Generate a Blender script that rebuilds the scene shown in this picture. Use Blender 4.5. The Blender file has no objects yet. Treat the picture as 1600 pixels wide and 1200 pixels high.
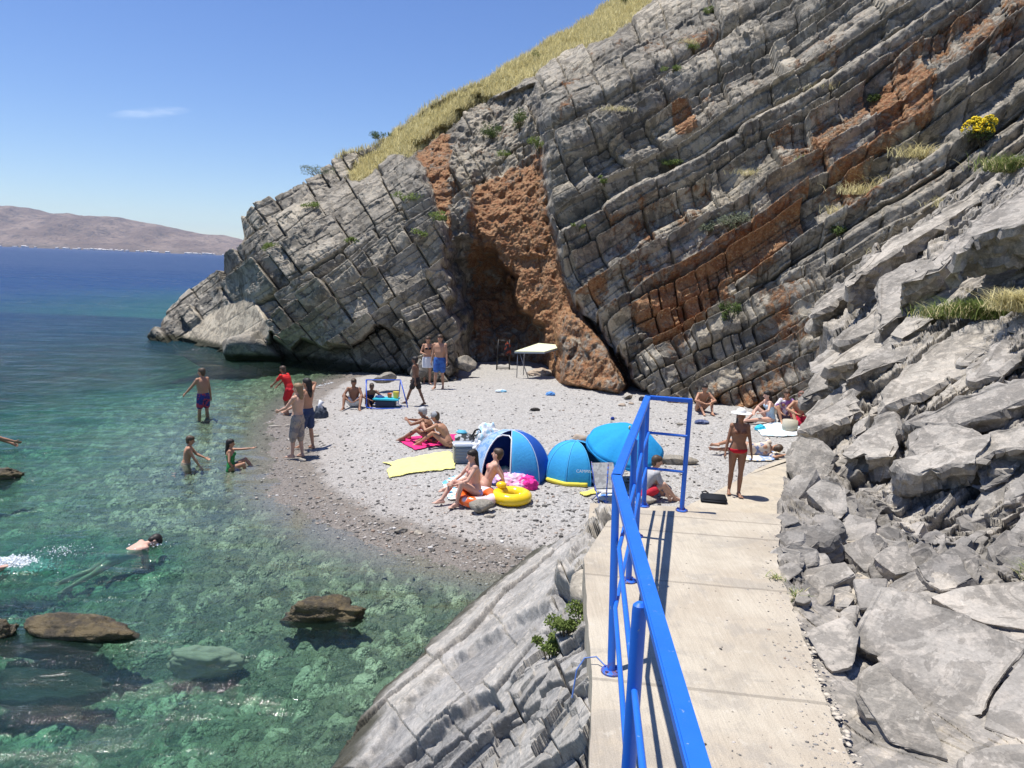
import bpy, bmesh, math, random
import numpy as np
from mathutils import Vector, Matrix, noise as mnoise
R = math.radians
PI = math.pi
S = bpy.context.scene
COL = S.collection

# ------------------------------------------------------------------ camera
CAM_H, PITCH, ROLL, FOC = 4.6, R(8.7), R(2.3), 1200.0
cam_data = bpy.data.cameras.new('camera')
cam = bpy.data.objects.new('camera', cam_data); COL.objects.link(cam)
cam.location = (0, 0, CAM_H)
CR = (Matrix.Rotation(PI/2 - PITCH, 3, 'X') @ Matrix.Rotation(ROLL, 3, 'Z'))
cam.rotation_euler = CR.to_euler()
cam_data.sensor_width = 36; cam_data.lens = 36*FOC/1600
cam_data.clip_start = 0.05; cam_data.clip_end = 30000
S.camera = cam

# ------------------------------------------------------------------ sun, sky, exposure
SUN = Vector((-0.27, 0.06, 1.0)).normalized()
SUN_EL = math.asin(SUN.z)
SUN_AZ = math.atan2(SUN.x, SUN.y)
world = bpy.data.worlds.new('World'); S.world = world
world.use_nodes = True
wn = world.node_tree; wn.nodes.clear()
wo = wn.nodes.new('ShaderNodeOutputWorld'); wb = wn.nodes.new('ShaderNodeBackground')
sky = wn.nodes.new('ShaderNodeTexSky'); sky.sky_type = 'NISHITA'; sky.sun_disc = False
sky.sun_elevation = SUN_EL; sky.sun_rotation = SUN_AZ % (2*PI)
sky.air_density = 1.0; sky.dust_density = 0.0; sky.ozone_density = 6.0; sky.altitude = 0
wb.inputs['Strength'].default_value = 0.115
# one faint wisp of cirrus
tcw = wn.nodes.new('ShaderNodeTexCoord')
def wmath(op, a, b=None):
    n = wn.nodes.new('ShaderNodeMath'); n.operation = op
    for i, v in enumerate((a, b)):
        if v is None: continue
        if isinstance(v, (int, float)): n.inputs[i].default_value = v
        else: wn.links.new(v, n.inputs[i])
    return n.outputs[0]
wmix = wn.nodes.new('ShaderNodeMix'); wmix.data_type = 'RGBA'
hsv = wn.nodes.new('ShaderNodeHueSaturation'); hsv.inputs['Hue'].default_value = .513; hsv.inputs['Saturation'].default_value = 1.12; hsv.inputs['Value'].default_value = .92
wn.links.new(sky.outputs[0], hsv.inputs['Color']); wn.links.new(hsv.outputs[0], wmix.inputs[6]); wmix.inputs[7].default_value = (7.5, 8.2, 9.0, 1)
sepw = wn.nodes.new('ShaderNodeSeparateXYZ'); wn.links.new(tcw.outputs['Generated'], sepw.inputs[0])
wx = wmath('DIVIDE', sepw.outputs[0], sepw.outputs[1]); wz = wmath('DIVIDE', sepw.outputs[2], sepw.outputs[1])
CWX, CWZ = -0.468, 0.172
dx = wmath('DIVIDE', wmath('SUBTRACT', wx, CWX), 0.055); dz = wmath('DIVIDE', wmath('SUBTRACT', wmath('ADD', wz, wmath('MULTIPLY', wx, -0.10)), CWZ+0.0468), 0.0075)
rr = wmath('ADD', wmath('MULTIPLY', dx, dx), wmath('MULTIPLY', dz, dz))
nz = wn.nodes.new('ShaderNodeTexNoise'); nz.inputs['Scale'].default_value = 40; nz.inputs['Detail'].default_value = 5
mpw = wn.nodes.new('ShaderNodeMapping'); mpw.inputs['Scale'].default_value = (1, 1, 6)
wn.links.new(tcw.outputs['Generated'], mpw.inputs[0]); wn.links.new(mpw.outputs[0], nz.inputs['Vector'])
fac = wmath('MULTIPLY', wmath('MAXIMUM', wmath('SUBTRACT', 1.0, rr), 0.0), wmath('MULTIPLY', wmath('POWER', nz.outputs[0], 2.4), .75))
fac = wmath('MULTIPLY', fac, wmath('GREATER_THAN', sepw.outputs[1], 0.0))
wn.links.new(fac, wmix.inputs[0])
wn.links.new(wmix.outputs[2], wb.inputs[0]); wn.links.new(wb.outputs[0], wo.inputs[0])
sd = bpy.data.lights.new('sun', 'SUN'); sd.energy = 5.0; sd.angle = R(0.5); sd.color = (1.0, 0.955, 0.89)
sun = bpy.data.objects.new('sun', sd); COL.objects.link(sun)
sun.rotation_euler = SUN.to_track_quat('Z', 'Y').to_euler(); sun.location = SUN*60
S.view_settings.view_transform = 'Standard'; S.view_settings.look = 'None'
S.view_settings.exposure = 0.42; S.view_settings.gamma = 1.0; S.view_settings.use_curve_mapping = False
S.cycles.max_bounces = 6; S.cycles.transparent_max_bounces = 12
S.cycles.volume_bounces = 0
S.cycles.caustics_reflective = False; S.cycles.caustics_refractive = False

# ------------------------------------------------------------------ helpers to unproject image pixels at guessed depths or heights
CRn = np.array(CR)
def rays(px, py):
    px = np.asarray(px, float); py = np.asarray(py, float)
    v = np.stack([(px-800)/FOC, (600-py)/FOC, -np.ones_like(px)], -1)
    d = v @ CRn.T
    return d/d[..., 1:2]
def Up(px, py, Y):
    d = rays(px, py)*Y; return Vector((d[0], d[1], d[2]+CAM_H))
def Gz(px, py, z):
    d = rays(px, py); k = (z-CAM_H)/d[2]; d = d*k
    return Vector((d[0], d[1], z))
def proj(p):
    v = np.array([p[0], p[1], p[2]-CAM_H]) @ CRn
    return 800+FOC*v[0]/-v[2], 600-FOC*v[1]/-v[2]
def ss(a, b, x):
    t = np.clip((x-a)/(b-a), 0, 1); return t*t*(3-2*t)

# numpy noise
def _h(ix, iy, iz, seed):
    with np.errstate(over='ignore'):
        h = (ix.astype(np.uint32)*np.uint32(374761393)) ^ (iy.astype(np.uint32)*np.uint32(668265263)) ^ (iz.astype(np.uint32)*np.uint32(2147483647-1013904)) ^ np.uint32((seed*974634777) & 0xffffffff)
        h = (h ^ (h >> np.uint32(13)))*np.uint32(1274126177)
        h = (h ^ (h >> np.uint32(16)))*np.uint32(2246822519)
        h = h ^ (h >> np.uint32(15))
    return h.astype(np.float64)/4294967295.0
def rnd(a, b=None, c=None, seed=0):
    a = np.asarray(a).astype(np.int64)
    z = np.zeros_like(a)
    return _h(a, z if b is None else np.asarray(b).astype(np.int64), z if c is None else np.asarray(c).astype(np.int64), seed)
def vn(p, seed=0):
    i = np.floor(p).astype(np.int64); f = p-i; f = f*f*(3-2*f)
    out = 0
    for dx in (0, 1):
        wx_ = f[..., 0] if dx else 1-f[..., 0]
        for dy in (0, 1):
            wy_ = f[..., 1] if dy else 1-f[..., 1]
            for dz in (0, 1):
                wz_ = f[..., 2] if dz else 1-f[..., 2]
                out = out+wx_*wy_*wz_*_h(i[..., 0]+dx, i[..., 1]+dy, i[..., 2]+dz, seed)
    return out*2-1
def fbm(p, sc=1.0, oc=4, seed=0, gain=0.5):
    a, t, n = 1.0, 0, 0
    for k in range(oc):
        t = t+a*vn(p*sc, seed+k*7); n += a; a *= gain; sc *= 2.03
    return t/n
def ridged(p, sc=1.0, oc=4, seed=0):
    a, t, n = 1.0, 0, 0
    for k in range(oc):
        t = t+a*(1-2*np.abs(vn(p*sc, seed+k*5))); n += a; a *= 0.5; sc *= 2.1
    return t/n
def worley(x, y, sc, seed=0, jit=0.9):
    x = x*sc; y = y*sc
    ix = np.floor(x).astype(np.int64); iy = np.floor(y).astype(np.int64)
    d1 = np.full(x.shape, 9.0); d2 = d1.copy(); cid = np.zeros(x.shape)
    for dx in (-1, 0, 1):
        for dy in (-1, 0, 1):
            cx, cy = ix+dx, iy+dy
            qx = cx+.5+jit*(rnd(cx, cy, seed=seed)-.5); qy = cy+.5+jit*(rnd(cx, cy, seed=seed+1)-.5)
            d = np.hypot(x-qx, y-qy); c = rnd(cx, cy, seed=seed+2)
            m = d < d1
            d2 = np.where(m, d1, np.minimum(d2, d)); cid = np.where(m, c, cid); d1 = np.where(m, d, d1)
    return d1, d2, cid
def facets(x, y, sc, seed=0, jit=.95):
    x = x*sc; y = y*sc
    ix = np.floor(x).astype(np.int64); iy = np.floor(y).astype(np.int64)
    d1 = np.full(x.shape, 9.0); out = np.zeros(x.shape)
    for dx in (-1, 0, 1):
        for dy in (-1, 0, 1):
            cx, cy = ix+dx, iy+dy
            qx = cx+.5+jit*(rnd(cx, cy, seed=seed)-.5); qy = cy+.5+jit*(rnd(cx, cy, seed=seed+1)-.5)
            d = np.hypot(x-qx, y-qy); m = d < d1
            v = (rnd(cx, cy, seed=seed+2)-.5)+(rnd(cx, cy, seed=seed+3)-.5)*1.8*(x-qx)+(rnd(cx, cy, seed=seed+4)-.5)*1.8*(y-qy)
            out = np.where(m, v, out); d1 = np.where(m, d, d1)
    return out
def poly_sd(px, py, poly):
    """signed distance to a polygon, positive inside"""
    poly = np.asarray(poly, float); n = len(poly)
    d = np.full(px.shape, 1e9); ins = np.zeros(px.shape, bool)
    for i in range(n):
        ax, ay = poly[i]; bx, by = poly[(i+1) % n]
        ex, ey = bx-ax, by-ay
        t = np.clip(((px-ax)*ex+(py-ay)*ey)/(ex*ex+ey*ey+1e-12), 0, 1)
        d = np.minimum(d, np.hypot(px-ax-t*ex, py-ay-t*ey))
        c = ((ay > py) != (by > py)) & (px < (bx-ax)*(py-ay)/(by-ay+1e-12)+ax)
        ins ^= c
    return np.where(ins, d, -d)
def tps(pts, smooth=1e-3):
    P = np.array(pts, float); X = P[:, :2]/500.0; V = np.log(P[:, 2]); n = len(P)
    def K(a, b):
        r2 = ((a[:, None]-b[None])**2).sum(-1); return 0.5*r2*np.log(r2+1e-12)
    A = np.zeros((n+3, n+3)); A[:n, :n] = K(X, X)+smooth*np.eye(n); A[:n, n] = 1; A[:n, n+1:] = X; A[n, :n] = 1; A[n+1:, :n] = X.T
    w = np.linalg.solve(A, np.r_[V, 0, 0, 0])
    def f(px, py):
        sh = px.shape; x = np.stack([px.ravel()/500, py.ravel()/500], -1); o = w[n]+x[:, 0]*w[n+1]+x[:, 1]*w[n+2]
        for i in range(n):
            r2 = (x[:, 0]-X[i, 0])**2+(x[:, 1]-X[i, 1])**2
            o = o+w[i]*0.5*r2*np.log(r2+1e-12)
        return np.exp(o).reshape(sh)
    return f

# ------------------------------------------------------------------ object helpers
def tag(o, label=None, cat=None, group=None, kind=None):
    if label: o['label'] = label
    if cat: o['category'] = cat
    if group: o['group'] = group
    if kind: o['kind'] = kind
    return o
def empty(name, loc, label, cat, group=None, rz=0, sc=1):
    o = bpy.data.objects.new(name, None); COL.objects.link(o)
    o.location = loc; o.rotation_euler = (0, 0, rz); o.scale = (sc,)*3; o.empty_display_size = .2
    return tag(o, label, cat, group)
def link(name, me, mat, parent=None, smooth=False):
    o = bpy.data.objects.new(name, me); COL.objects.link(o)
    if mat is not None and len(me.materials) == 0:
        for m in (mat if isinstance(mat, (list, tuple)) else [mat]): me.materials.append(m)
    if parent is not None: o.parent = parent
    if smooth: me.shade_smooth()
    return o
def grid_mesh(name, P, attrs=None, smooth=True, close=None, flip=False):
    nr, nc = P.shape[:2]
    me = bpy.data.meshes.new(name)
    me.vertices.add(nr*nc); me.vertices.foreach_set('co', P.reshape(-1).astype(np.float32))
    idx = np.arange(nr*nc).reshape(nr, nc)
    a, b, c, d = idx[:-1, :-1].ravel(), idx[:-1, 1:].ravel(), idx[1:, 1:].ravel(), idx[1:, :-1].ravel()
    q = np.stack([a, d, c, b] if flip else [a, b, c, d], -1)
    n = len(q)
    me.loops.add(n*4); me.loops.foreach_set('vertex_index', q.ravel().astype(np.int32))
    me.polygons.add(n); me.polygons.foreach_set('loop_start', (np.arange(n)*4).astype(np.int32))
    me.update(calc_edges=True)
    for k, v in (attrs or {}).items():
        at = me.attributes.new(k, 'FLOAT', 'POINT'); at.data.foreach_set('value', np.broadcast_to(v, (nr, nc)).ravel().astype(np.float32))
    if smooth: me.shade_smooth()
    return me
def raw_mesh(name, V, F):
    """V (n,3), F list or array of equal-length faces"""
    me = bpy.data.meshes.new(name)
    if isinstance(F, np.ndarray):
        V = np.asarray(V); n, k = F.shape
        me.vertices.add(len(V)); me.vertices.foreach_set('co', V.ravel().astype(np.float32))
        me.loops.add(n*k); me.loops.foreach_set('vertex_index', F.ravel().astype(np.int32))
        me.polygons.add(n); me.polygons.foreach_set('loop_start', (np.arange(n)*k).astype(np.int32))
        me.update(calc_edges=True)
    else:
        me.from_pydata([tuple(v) for v in V], [], F)
    return me

# ------------------------------------------------------------------ materials
class NT:
    def __init__(s, name):
        s.m = bpy.data.materials.new(name); s.m.use_nodes = True; s.t = s.m.node_tree; s.t.nodes.clear()
        s.out = s.n('ShaderNodeOutputMaterial')
    def n(s, typ, **kw):
        o = s.t.nodes.new(typ)
        for k, v in kw.items(): setattr(o, k, v)
        return o
    def set(s, sock, v):
        if v is None: return
        if hasattr(v, 'is_linked') or hasattr(v, 'links'): s.t.links.new(v, sock)
        else:
            if isinstance(v, tuple) and len(v) == 3 and sock.type == 'RGBA': v = (*v, 1)
            sock.default_value = v
    def math(s, op, a, b=None, c=None, clamp=False):
        o = s.n('ShaderNodeMath', operation=op, use_clamp=clamp)
        for i, v in enumerate((a, b, c)): s.set(o.inputs[i], v) if v is not None else None
        return o.outputs[0]
    def mix(s, f, a, b, blend='MIX'):
        o = s.n('ShaderNodeMix', data_type='RGBA', blend_type=blend)
        s.set(o.inputs[0], f); s.set(o.inputs[6], a); s.set(o.inputs[7], b); return o.outputs[2]
    def noise(s, sc, det=4, rough=.55, vec=None, dist=0, out=0):
        o = s.n('ShaderNodeTexNoise'); o.inputs['Scale'].default_value = sc; o.inputs['Detail'].default_value = det
        o.inputs['Roughness'].default_value = rough; o.inputs['Distortion'].default_value = dist
        s.set(o.inputs['Vector'], vec); return o.outputs[out]
    def vor(s, sc, vec=None, feat='F1', out='Distance', rnd_=1.0):
        o = s.n('ShaderNodeTexVoronoi', feature=feat); o.inputs['Scale'].default_value = sc; o.inputs['Randomness'].default_value = rnd_
        s.set(o.inputs['Vector'], vec); return o.outputs[out]
    def ramp(s, f, stops, interp='LINEAR'):
        o = s.n('ShaderNodeValToRGB'); r = o.color_ramp; r.interpolation = interp
        while len(r.elements) < len(stops): r.elements.new(.5)
        for e, (p, c) in zip(r.elements, stops):
            e.position = p; e.color = (*c, 1) if len(c) == 3 else c
        s.set(o.inputs[0], f); return o.outputs[0]
    def step(s, a, b, x):
        o = s.n('ShaderNodeMapRange', interpolation_type='SMOOTHSTEP'); s.set(o.inputs[0], x)
        o.inputs[1].default_value = a; o.inputs[2].default_value = b; return o.outputs[0]
    def attr(s, name):
        o = s.n('ShaderNodeAttribute', attribute_name=name); return o.outputs['Fac']
    def obj(s, scale=None, rot=None):
        o = s.n('ShaderNodeTexCoord').outputs['Object']
        if scale or rot:
            m = s.n('ShaderNodeMapping'); s.t.links.new(o, m.inputs[0])
            if scale: m.inputs['Scale'].default_value = scale
            if rot: m.inputs['Rotation'].default_value = rot
            o = m.outputs[0]
        return o
    def bump(s, h, st=.5, dist=.02, nrm=None):
        o = s.n('ShaderNodeBump'); o.inputs['Strength'].default_value = st; o.inputs['Distance'].default_value = dist
        s.set(o.inputs['Height'], h); s.set(o.inputs['Normal'], nrm); return o.outputs[0]
    def bsdf(s, color, rough=.8, spec=.3, nrm=None, **kw):
        o = s.n('ShaderNodeBsdfPrincipled'); s.set(o.inputs['Base Color'], color); s.set(o.inputs['Roughness'], rough)
        o.inputs['Specular IOR Level'].default_value = spec; s.set(o.inputs['Normal'], nrm)
        for k, v in kw.items(): s.set(o.inputs[k], v)
        return o.outputs[0]
    def fin(s, sh): s.t.links.new(sh, s.out.inputs[0]); return s.m

def rock_mat(name, dark, light, warm, bumpd=.03, scale=1.0, strata=None, shade_patch=.5):
    t = NT(name); v = t.obj()
    n1 = t.noise(.7*scale, 6, .6, v); n2 = t.noise(5*scale, 6, .65, v, .4); n3 = t.noise(26*scale, 5, .7, v)
    c = t.mix(t.step(.36, .64, n1), dark, light)
    c = t.mix(t.math('MULTIPLY', t.step(.47, .60, n2), .55), c, warm)
    # sharp-edged dark patches painted for the shadows of small overhangs, pale lichen specks
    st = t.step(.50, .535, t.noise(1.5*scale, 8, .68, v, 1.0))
    c = t.mix(t.math('MULTIPLY', st, shade_patch), c, tuple(x*.42 for x in dark))
    lich = t.step(.63, .67, t.noise(9*scale, 4, .6, v, .3))
    c = t.mix(t.math('MULTIPLY', lich, .35), c, tuple(min(1, x*1.5) for x in light))
    c = t.mix(.5, c, t.ramp(n3, [(.25, (.35,)*3), (.7, (1.1,)*3)]), 'MULTIPLY')
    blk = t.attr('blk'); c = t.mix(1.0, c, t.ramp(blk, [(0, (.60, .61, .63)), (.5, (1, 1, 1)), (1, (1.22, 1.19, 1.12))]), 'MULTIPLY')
    # iron-stained clay and tufa
    o1 = t.noise(3.2, 6, .7, v); o2 = t.noise(17, 5, .7, v)
    oc = t.mix(t.step(.38, .62, o1), (.21, .092, .038), (.32, .185, .092))
    oc = t.mix(t.step(.56, .68, o2), oc, (.47, .34, .21))
    oc = t.mix(t.step(.50, .34, o2), oc, (.22, .075, .028))
    orr = t.attr('ora')
    om = t.math('MULTIPLY', t.step(.34, .60, t.math('ADD', orr, t.math('MULTIPLY', t.math('SUBTRACT', t.noise(2.2, 8, .72, v, .8), .5), 1.5))), .93)
    c = t.mix(om, c, oc)
    # damp dark band with algae at the waterline
    g = t.n('ShaderNodeNewGeometry'); sz = t.n('ShaderNodeSeparateXYZ'); t.t.links.new(g.outputs['Position'], sz.inputs[0])
    zz = t.math('ADD', sz.outputs[2], t.math('MULTIPLY', t.noise(3, 3, .5, v), -.25))
    wet = t.math('MULTIPLY', t.step(.32, .05, zz), t.attr('wetok'))
    c = t.mix(wet, c, (.035, .035, .022))
    gr = t.attr('grs'); gc = t.mix(t.noise(6, 5, .6, v), (.21, .19, .07), (.36, .30, .13))
    c = t.mix(t.step(.35, .65, gr), c, gc)
    b = t.math('ADD', t.math('MULTIPLY', n2, .8), t.math('MULTIPLY', n3, .25))
    b = t.math('ADD', b, t.math('MULTIPLY', t.noise(90*scale, 3, .7, v), .06))
    if strata:
        sn = t.noise(1, 5, .75, t.obj(scale=strata[0], rot=strata[1]))
        b = t.math('ADD', b, t.math('MULTIPLY', sn, .7))
        c = t.mix(.5, c, t.ramp(sn, [(.3, (.72,)*3), (.6, (1.08,)*3)]), 'MULTIPLY')
    pit = t.math('MULTIPLY', t.vor(7, v), om)
    b = t.math('ADD', b, t.math('MULTIPLY', pit, 1.1))
    return t.fin(t.bsdf(c, .88, .2, t.bump(b, .9, bumpd)))

M = {}
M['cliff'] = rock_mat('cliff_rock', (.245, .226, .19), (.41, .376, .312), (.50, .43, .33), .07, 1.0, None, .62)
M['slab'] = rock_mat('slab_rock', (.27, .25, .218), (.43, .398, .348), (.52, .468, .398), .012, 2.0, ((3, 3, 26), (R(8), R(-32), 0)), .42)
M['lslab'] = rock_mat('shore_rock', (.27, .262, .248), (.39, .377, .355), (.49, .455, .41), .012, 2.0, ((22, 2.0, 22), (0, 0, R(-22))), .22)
def plain(name, c, rough=.7, spec=.3, var=.12, sc=30, bump=0, metal=0, **kw):
    t = NT(name); v = t.obj(); n = t.noise(sc, 4, .6, v)
    cc = t.mix(n, tuple(x*(1-var) for x in c), tuple(min(1, x*(1+var)) for x in c))
    return t.fin(t.bsdf(cc, rough, spec, t.bump(n, .5, bump) if bump else None, Metallic=metal, **kw))

# ================================================================== THE SHORE: sea bed and beach as one sheet
shore_px = [(560, 583), (530, 589), (490, 603), (458, 625), (436, 655), (424, 690), (420, 730), (436, 768), (480, 800), (540, 832), (610, 856), (690, 876), (770, 893), (850, 905)]
shore = [tuple(Gz(x, y, 0).xy) for x, y in shore_px]
land = [(-3.5, 38.0)]+[(-4.6, 31.5)]+shore+[(0.9, 9.0), (1.2, 2.0), (40, 2), (40, 80), (-3, 80)]
def base_z(x, y):
    s = poly_sd(x, y, land)
    up = np.where(s < 2.2, .10*s, .22+.047*(s-2.2)); up = np.minimum(up, .85)
    dn = np.where(s > -2.5, .10*s, -.25+.17*(s+2.5)); dn = np.maximum(dn, -9-0*s)
    return np.where(s > 0, up, dn), s
def axis(*segs):
    out = []
    for a, b, st in segs: out.append(np.arange(a, b, st))
    return np.concatenate(out+[np.array([segs[-1][1]])])
gx = axis((-140, -40, 5), (-40, -14, .5), (-14, -9, .12), (-9, 2.6, .04), (2.6, 9, .055), (9, 30, .6))
gy = axis((2, 5, .3), (5, 18, .04), (18, 30, .07), (30, 45, .25), (45, 160, 5))
GX, GY = np.meshgrid(gx, gy)
Z0, SD = base_z(GX, GY)
P3 = np.stack([GX, GY, np.zeros_like(GX)], -1)
wob = fbm(P3, .9, 4, 3)
d1, d2, cid = worley(GX+.25*fbm(P3, 2, 2, 5), GY+.25*fbm(P3, 2, 2, 6), 4.8, 11)
d1b, d2b, cidb = worley(GX, GY, 8.5, 21)
seaw = ss(-.2, -1.2, SD)
stone = (np.clip(d2-d1, 0, .5)/.5)**.6*(.05+.10*cid)*seaw+(np.clip(d2b-d1b, 0, .5)/.5)**.6*.03*ss(.4, -.6, SD)*(cidb > .35)
ZZ = Z0+wob*(.04+.06*seaw)*ss(30, 10, np.abs(GX))+stone-.10*seaw
ZZ += .012*fbm(P3, 9, 2, 8)*ss(-.5, 0, SD)
gme = grid_mesh('beach', np.stack([GX, GY, ZZ], -1), {'sd': SD+.35*wob, 'cid': cid, 'cidb': cidb, 'edge': np.clip(d2-d1, 0, 1), 'sea': seaw, 'dep': -ZZ})
def ground_z(x, y):
    xi = np.clip(np.searchsorted(gx, x)-1, 0, len(gx)-2); yi = np.clip(np.searchsorted(gy, y)-1, 0, len(gy)-2)
    fx = (x-gx[xi])/(gx[xi+1]-gx[xi]); fy = (y-gy[yi])/(gy[yi+1]-gy[yi])
    return float(ZZ[yi, xi]*(1-fx)*(1-fy)+ZZ[yi, xi+1]*fx*(1-fy)+ZZ[yi+1, xi]*(1-fx)*fy+ZZ[yi+1, xi+1]*fx*fy)
def GB(px, py):
    """point of the beach seen at an image pixel"""
    z = .3
    for k in range(12): p = Gz(px, py, z); z = .5*z+.5*ground_z(p.x, p.y)
    return Vector((p.x, p.y, ground_z(p.x, p.y)))

t = NT('beach_gravel'); v = t.obj()
peb = t.n('ShaderNodeTexVoronoi'); peb.inputs['Scale'].default_value = 17; t.set(peb.inputs['Vector'], v)
pc = t.n('ShaderNodeSeparateColor'); t.t.links.new(peb.outputs['Color'], pc.inputs[0])
peb2 = t.n('ShaderNodeTexVoronoi'); peb2.inputs['Scale'].default_value = 38; t.set(peb2.inputs['Vector'], v)
pc2 = t.n('ShaderNodeSeparateColor'); t.t.links.new(peb2.outputs['Color'], pc2.inputs[0])
dry = t.ramp(pc.outputs[0], [(0, (.17, .165, .155)), (.12, (.30, .29, .275)), (.6, (.37, .357, .335)), (1, (.50, .485, .455))])
dry0 = None
dry = t.mix(.55, dry, t.ramp(pc2.outputs[1], [(0, (.20, .19, .18)), (.3, (.33, .32, .30)), (1, (.48, .465, .435))]))
dry = t.mix(t.math('MULTIPLY', t.step(.5, .6, t.noise(2.2, 5, .6, v)), .22), dry, (.43, .40, .36))
wetc = t.ramp(pc.outputs[0], [(0, (.055, .045, .035)), (.5, (.115, .095, .075)), (1, (.20, .17, .135))])
wetc = t.mix(.5, wetc, t.ramp(pc2.outputs[1], [(0, (.045, .038, .03)), (.5, (.10, .085, .068)), (1, (.24, .21, .17))]))
sdn = t.math('ADD', t.attr('sd'), t.math('MULTIPLY', t.math('SUBTRACT', t.noise(3, 5, .7, v), .5), .7))
c = t.mix(t.step(.75, 1.15, sdn), wetc, dry)
c = t.mix(t.math('MULTIPLY', t.step(2.6, 1.2, sdn), .38), c, (.30, .27, .24))
stn = t.ramp(t.attr('cid'), [(0, (.05, .062, .042)), (.4, (.11, .132, .085)), (.75, (.21, .245, .155)), (1, (.36, .40, .27))])
stn = t.mix(1.0, stn, t.ramp(t.noise(9, 5, .7, v), [(.3, (.6,)*3), (.65, (1.2,)*3)]), 'MULTIPLY')
stn = t.mix(t.step(.5, .58, t.noise(4.5, 4, .7, v, 1.0)), stn, (.12, .13, .085))
gap = t.step(.16, .02, t.attr('edge'))
stn = t.mix(gap, stn, (.045, .05, .035))
# dark weed meadows on the bottom
weed = t.step(.565, .62, t.noise(.33, 4, .6, t.obj(scale=(.8, 1.6, 1))))
stn = t.mix(t.math('MULTIPLY', t.math('MULTIPLY', weed, t.step(.7, 1.3, t.attr('dep'))), .8), stn, (.03, .035, .03))
fine_ = t.step(.55, .62, t.noise(11, 5, .75, v, 1.2)); stn = t.mix(t.math('MULTIPLY', fine_, .14), stn, (.26, .30, .19))
c = t.mix(t.attr('sea'), c, stn)
b = t.math('ADD', t.math('MULTIPLY', peb.outputs[0], -1.0), t.math('MULTIPLY', peb2.outputs[0], -.5))
gr_wet = t.step(.9, .3, sdn)
rough = t.math('SUBTRACT', .9, t.math('MULTIPLY', gr_wet, .45))
M['beach'] = t.fin(t.bsdf(c, rough, .3, t.bump(b, .9, .03)))
beach = link('beach', gme, M['beach']); tag(beach, 'grey pebble beach sloping into the clear shallow water', kind='structure')

# ------------------------------------------------------------------ water
wx1 = axis((-9000, -900, 450), (-900, -90, 45), (-90, -20, 2.0), (-20, 5, .07), (5, 60, 5), (60, 900, 60), (900, 9000, 900))
wy1 = axis((1.5, 26, .055), (26, 60, .35), (60, 200, 4), (200, 1500, 40), (1500, 9000, 300))
WX, WY = np.meshgrid(wx1, wy1)
zb, sdw = base_z(WX, WY)
# the sheet follows the shore: nothing of it is needed far inland
WP = np.stack([WX*.9+WY*.25, WY*2.2-WX*.3, 0*WX], -1)
amp = 1.25*ss(90, 15, np.hypot(WX, WY))*ss(.0, 2.0, -sdw)
WZ = (.050*fbm(WP, .55, 3, 41)+.012*ridged(WP, .95, 2, 43))*amp
# ripples spreading from the bathers
for cx, cy, a_ in ((190, 850, .014), (20, 885, .018), (318, 640, .012), (292, 722, .014), (360, 726, .014)):
    q = Gz(cx, cy, 0); rr_ = np.hypot(WX-q.x, (WY-q.y)*1.2); WZ += a_*np.sin(rr_*7.5-1)*np.exp(-rr_*1.1)
stir = 0*WX
for cx, cy, rx, ry, a_ in ((110, 862, 1.5, .8, 1.0), (190, 862, .9, .55, 1.0), (20, 880, .9, .6, .9)):      # water clouded by the swimmers
    q = Gz(cx, cy, 0); stir = np.maximum(stir, a_*np.exp(-(((WX-q.x)/rx)**2+((WY-q.y)/ry)**2)**1.5))
wme = grid_mesh('sea', np.stack([WX, WY, WZ], -1), {'dep': np.maximum(-(zb-.06), 0)+stir, 'dist': np.hypot(WX, WY)})
t = NT('sea_water')
g = t.n('ShaderNodeNewGeometry')
dep = t.attr('dep')
def comp(sock_vals):
    o = t.n('ShaderNodeCombineColor')
    for i, k in enumerate(sock_vals):
        t.set(o.inputs[i], t.math('POWER', 2.718, t.math('MULTIPLY', dep, -k)))
    return o.outputs[0]
trans = t.n('ShaderNodeBsdfTransparent'); t.set(trans.inputs[0], comp((.75, .16, .30)))
sc_col = t.ramp(t.math('DIVIDE', dep, 9.0), [(0, (.042, .075, .052)), (.14, (.024, .066, .058)), (.35, (.006, .050, .095)), (.8, (.002, .040, .140)), (1, (.002, .034, .135))])
dif = t.n('ShaderNodeBsdfDiffuse'); t.set(dif.inputs[0], sc_col)
body = t.n('ShaderNodeMixShader')
turb = t.math('SUBTRACT', 1.0, t.math('POWER', 2.718, t.math('MULTIPLY', dep, -.30)))
t.set(body.inputs[0], turb); t.t.links.new(trans.outputs[0], body.inputs[1]); t.t.links.new(dif.outputs[0], body.inputs[2])
nn = t.noise(1.0, 6, .6, t.obj(scale=(1.1, 3.0, 1), rot=(0, 0, R(-14))), .6)
nn2 = t.noise(1.0, 5, .65, t.obj(scale=(4.5, 10.0, 1), rot=(0, 0, R(-20))), .8)
nn3 = t.noise(1.0, 4, .6, t.obj(scale=(.22, .55, 1), rot=(0, 0, R(-8))), .3)
nn4 = t.noise(1.0, 5, .65, t.obj(scale=(.030, .10, 1), rot=(0, 0, R(-5))), .3)
nn5 = t.noise(1.0, 4, .6, t.obj(scale=(1.6, .50, 1), rot=(0, 0, R(60))), .5)
hh0 = t.math('ADD', t.math('MULTIPLY', nn4, t.math('MULTIPLY', t.step(25, 90, t.attr('dist')), 4.0)), t.math('MULTIPLY', nn5, .03))
hh = t.math('ADD', hh0, t.math('ADD', t.math('MULTIPLY', nn, .17), t.math('ADD', t.math('MULTIPLY', nn2, .032), t.math('MULTIPLY', nn3, .22))))
wk = t.n('ShaderNodeBump'); wk.inputs['Distance'].default_value = 1.0; t.set(wk.inputs['Height'], hh)
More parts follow.
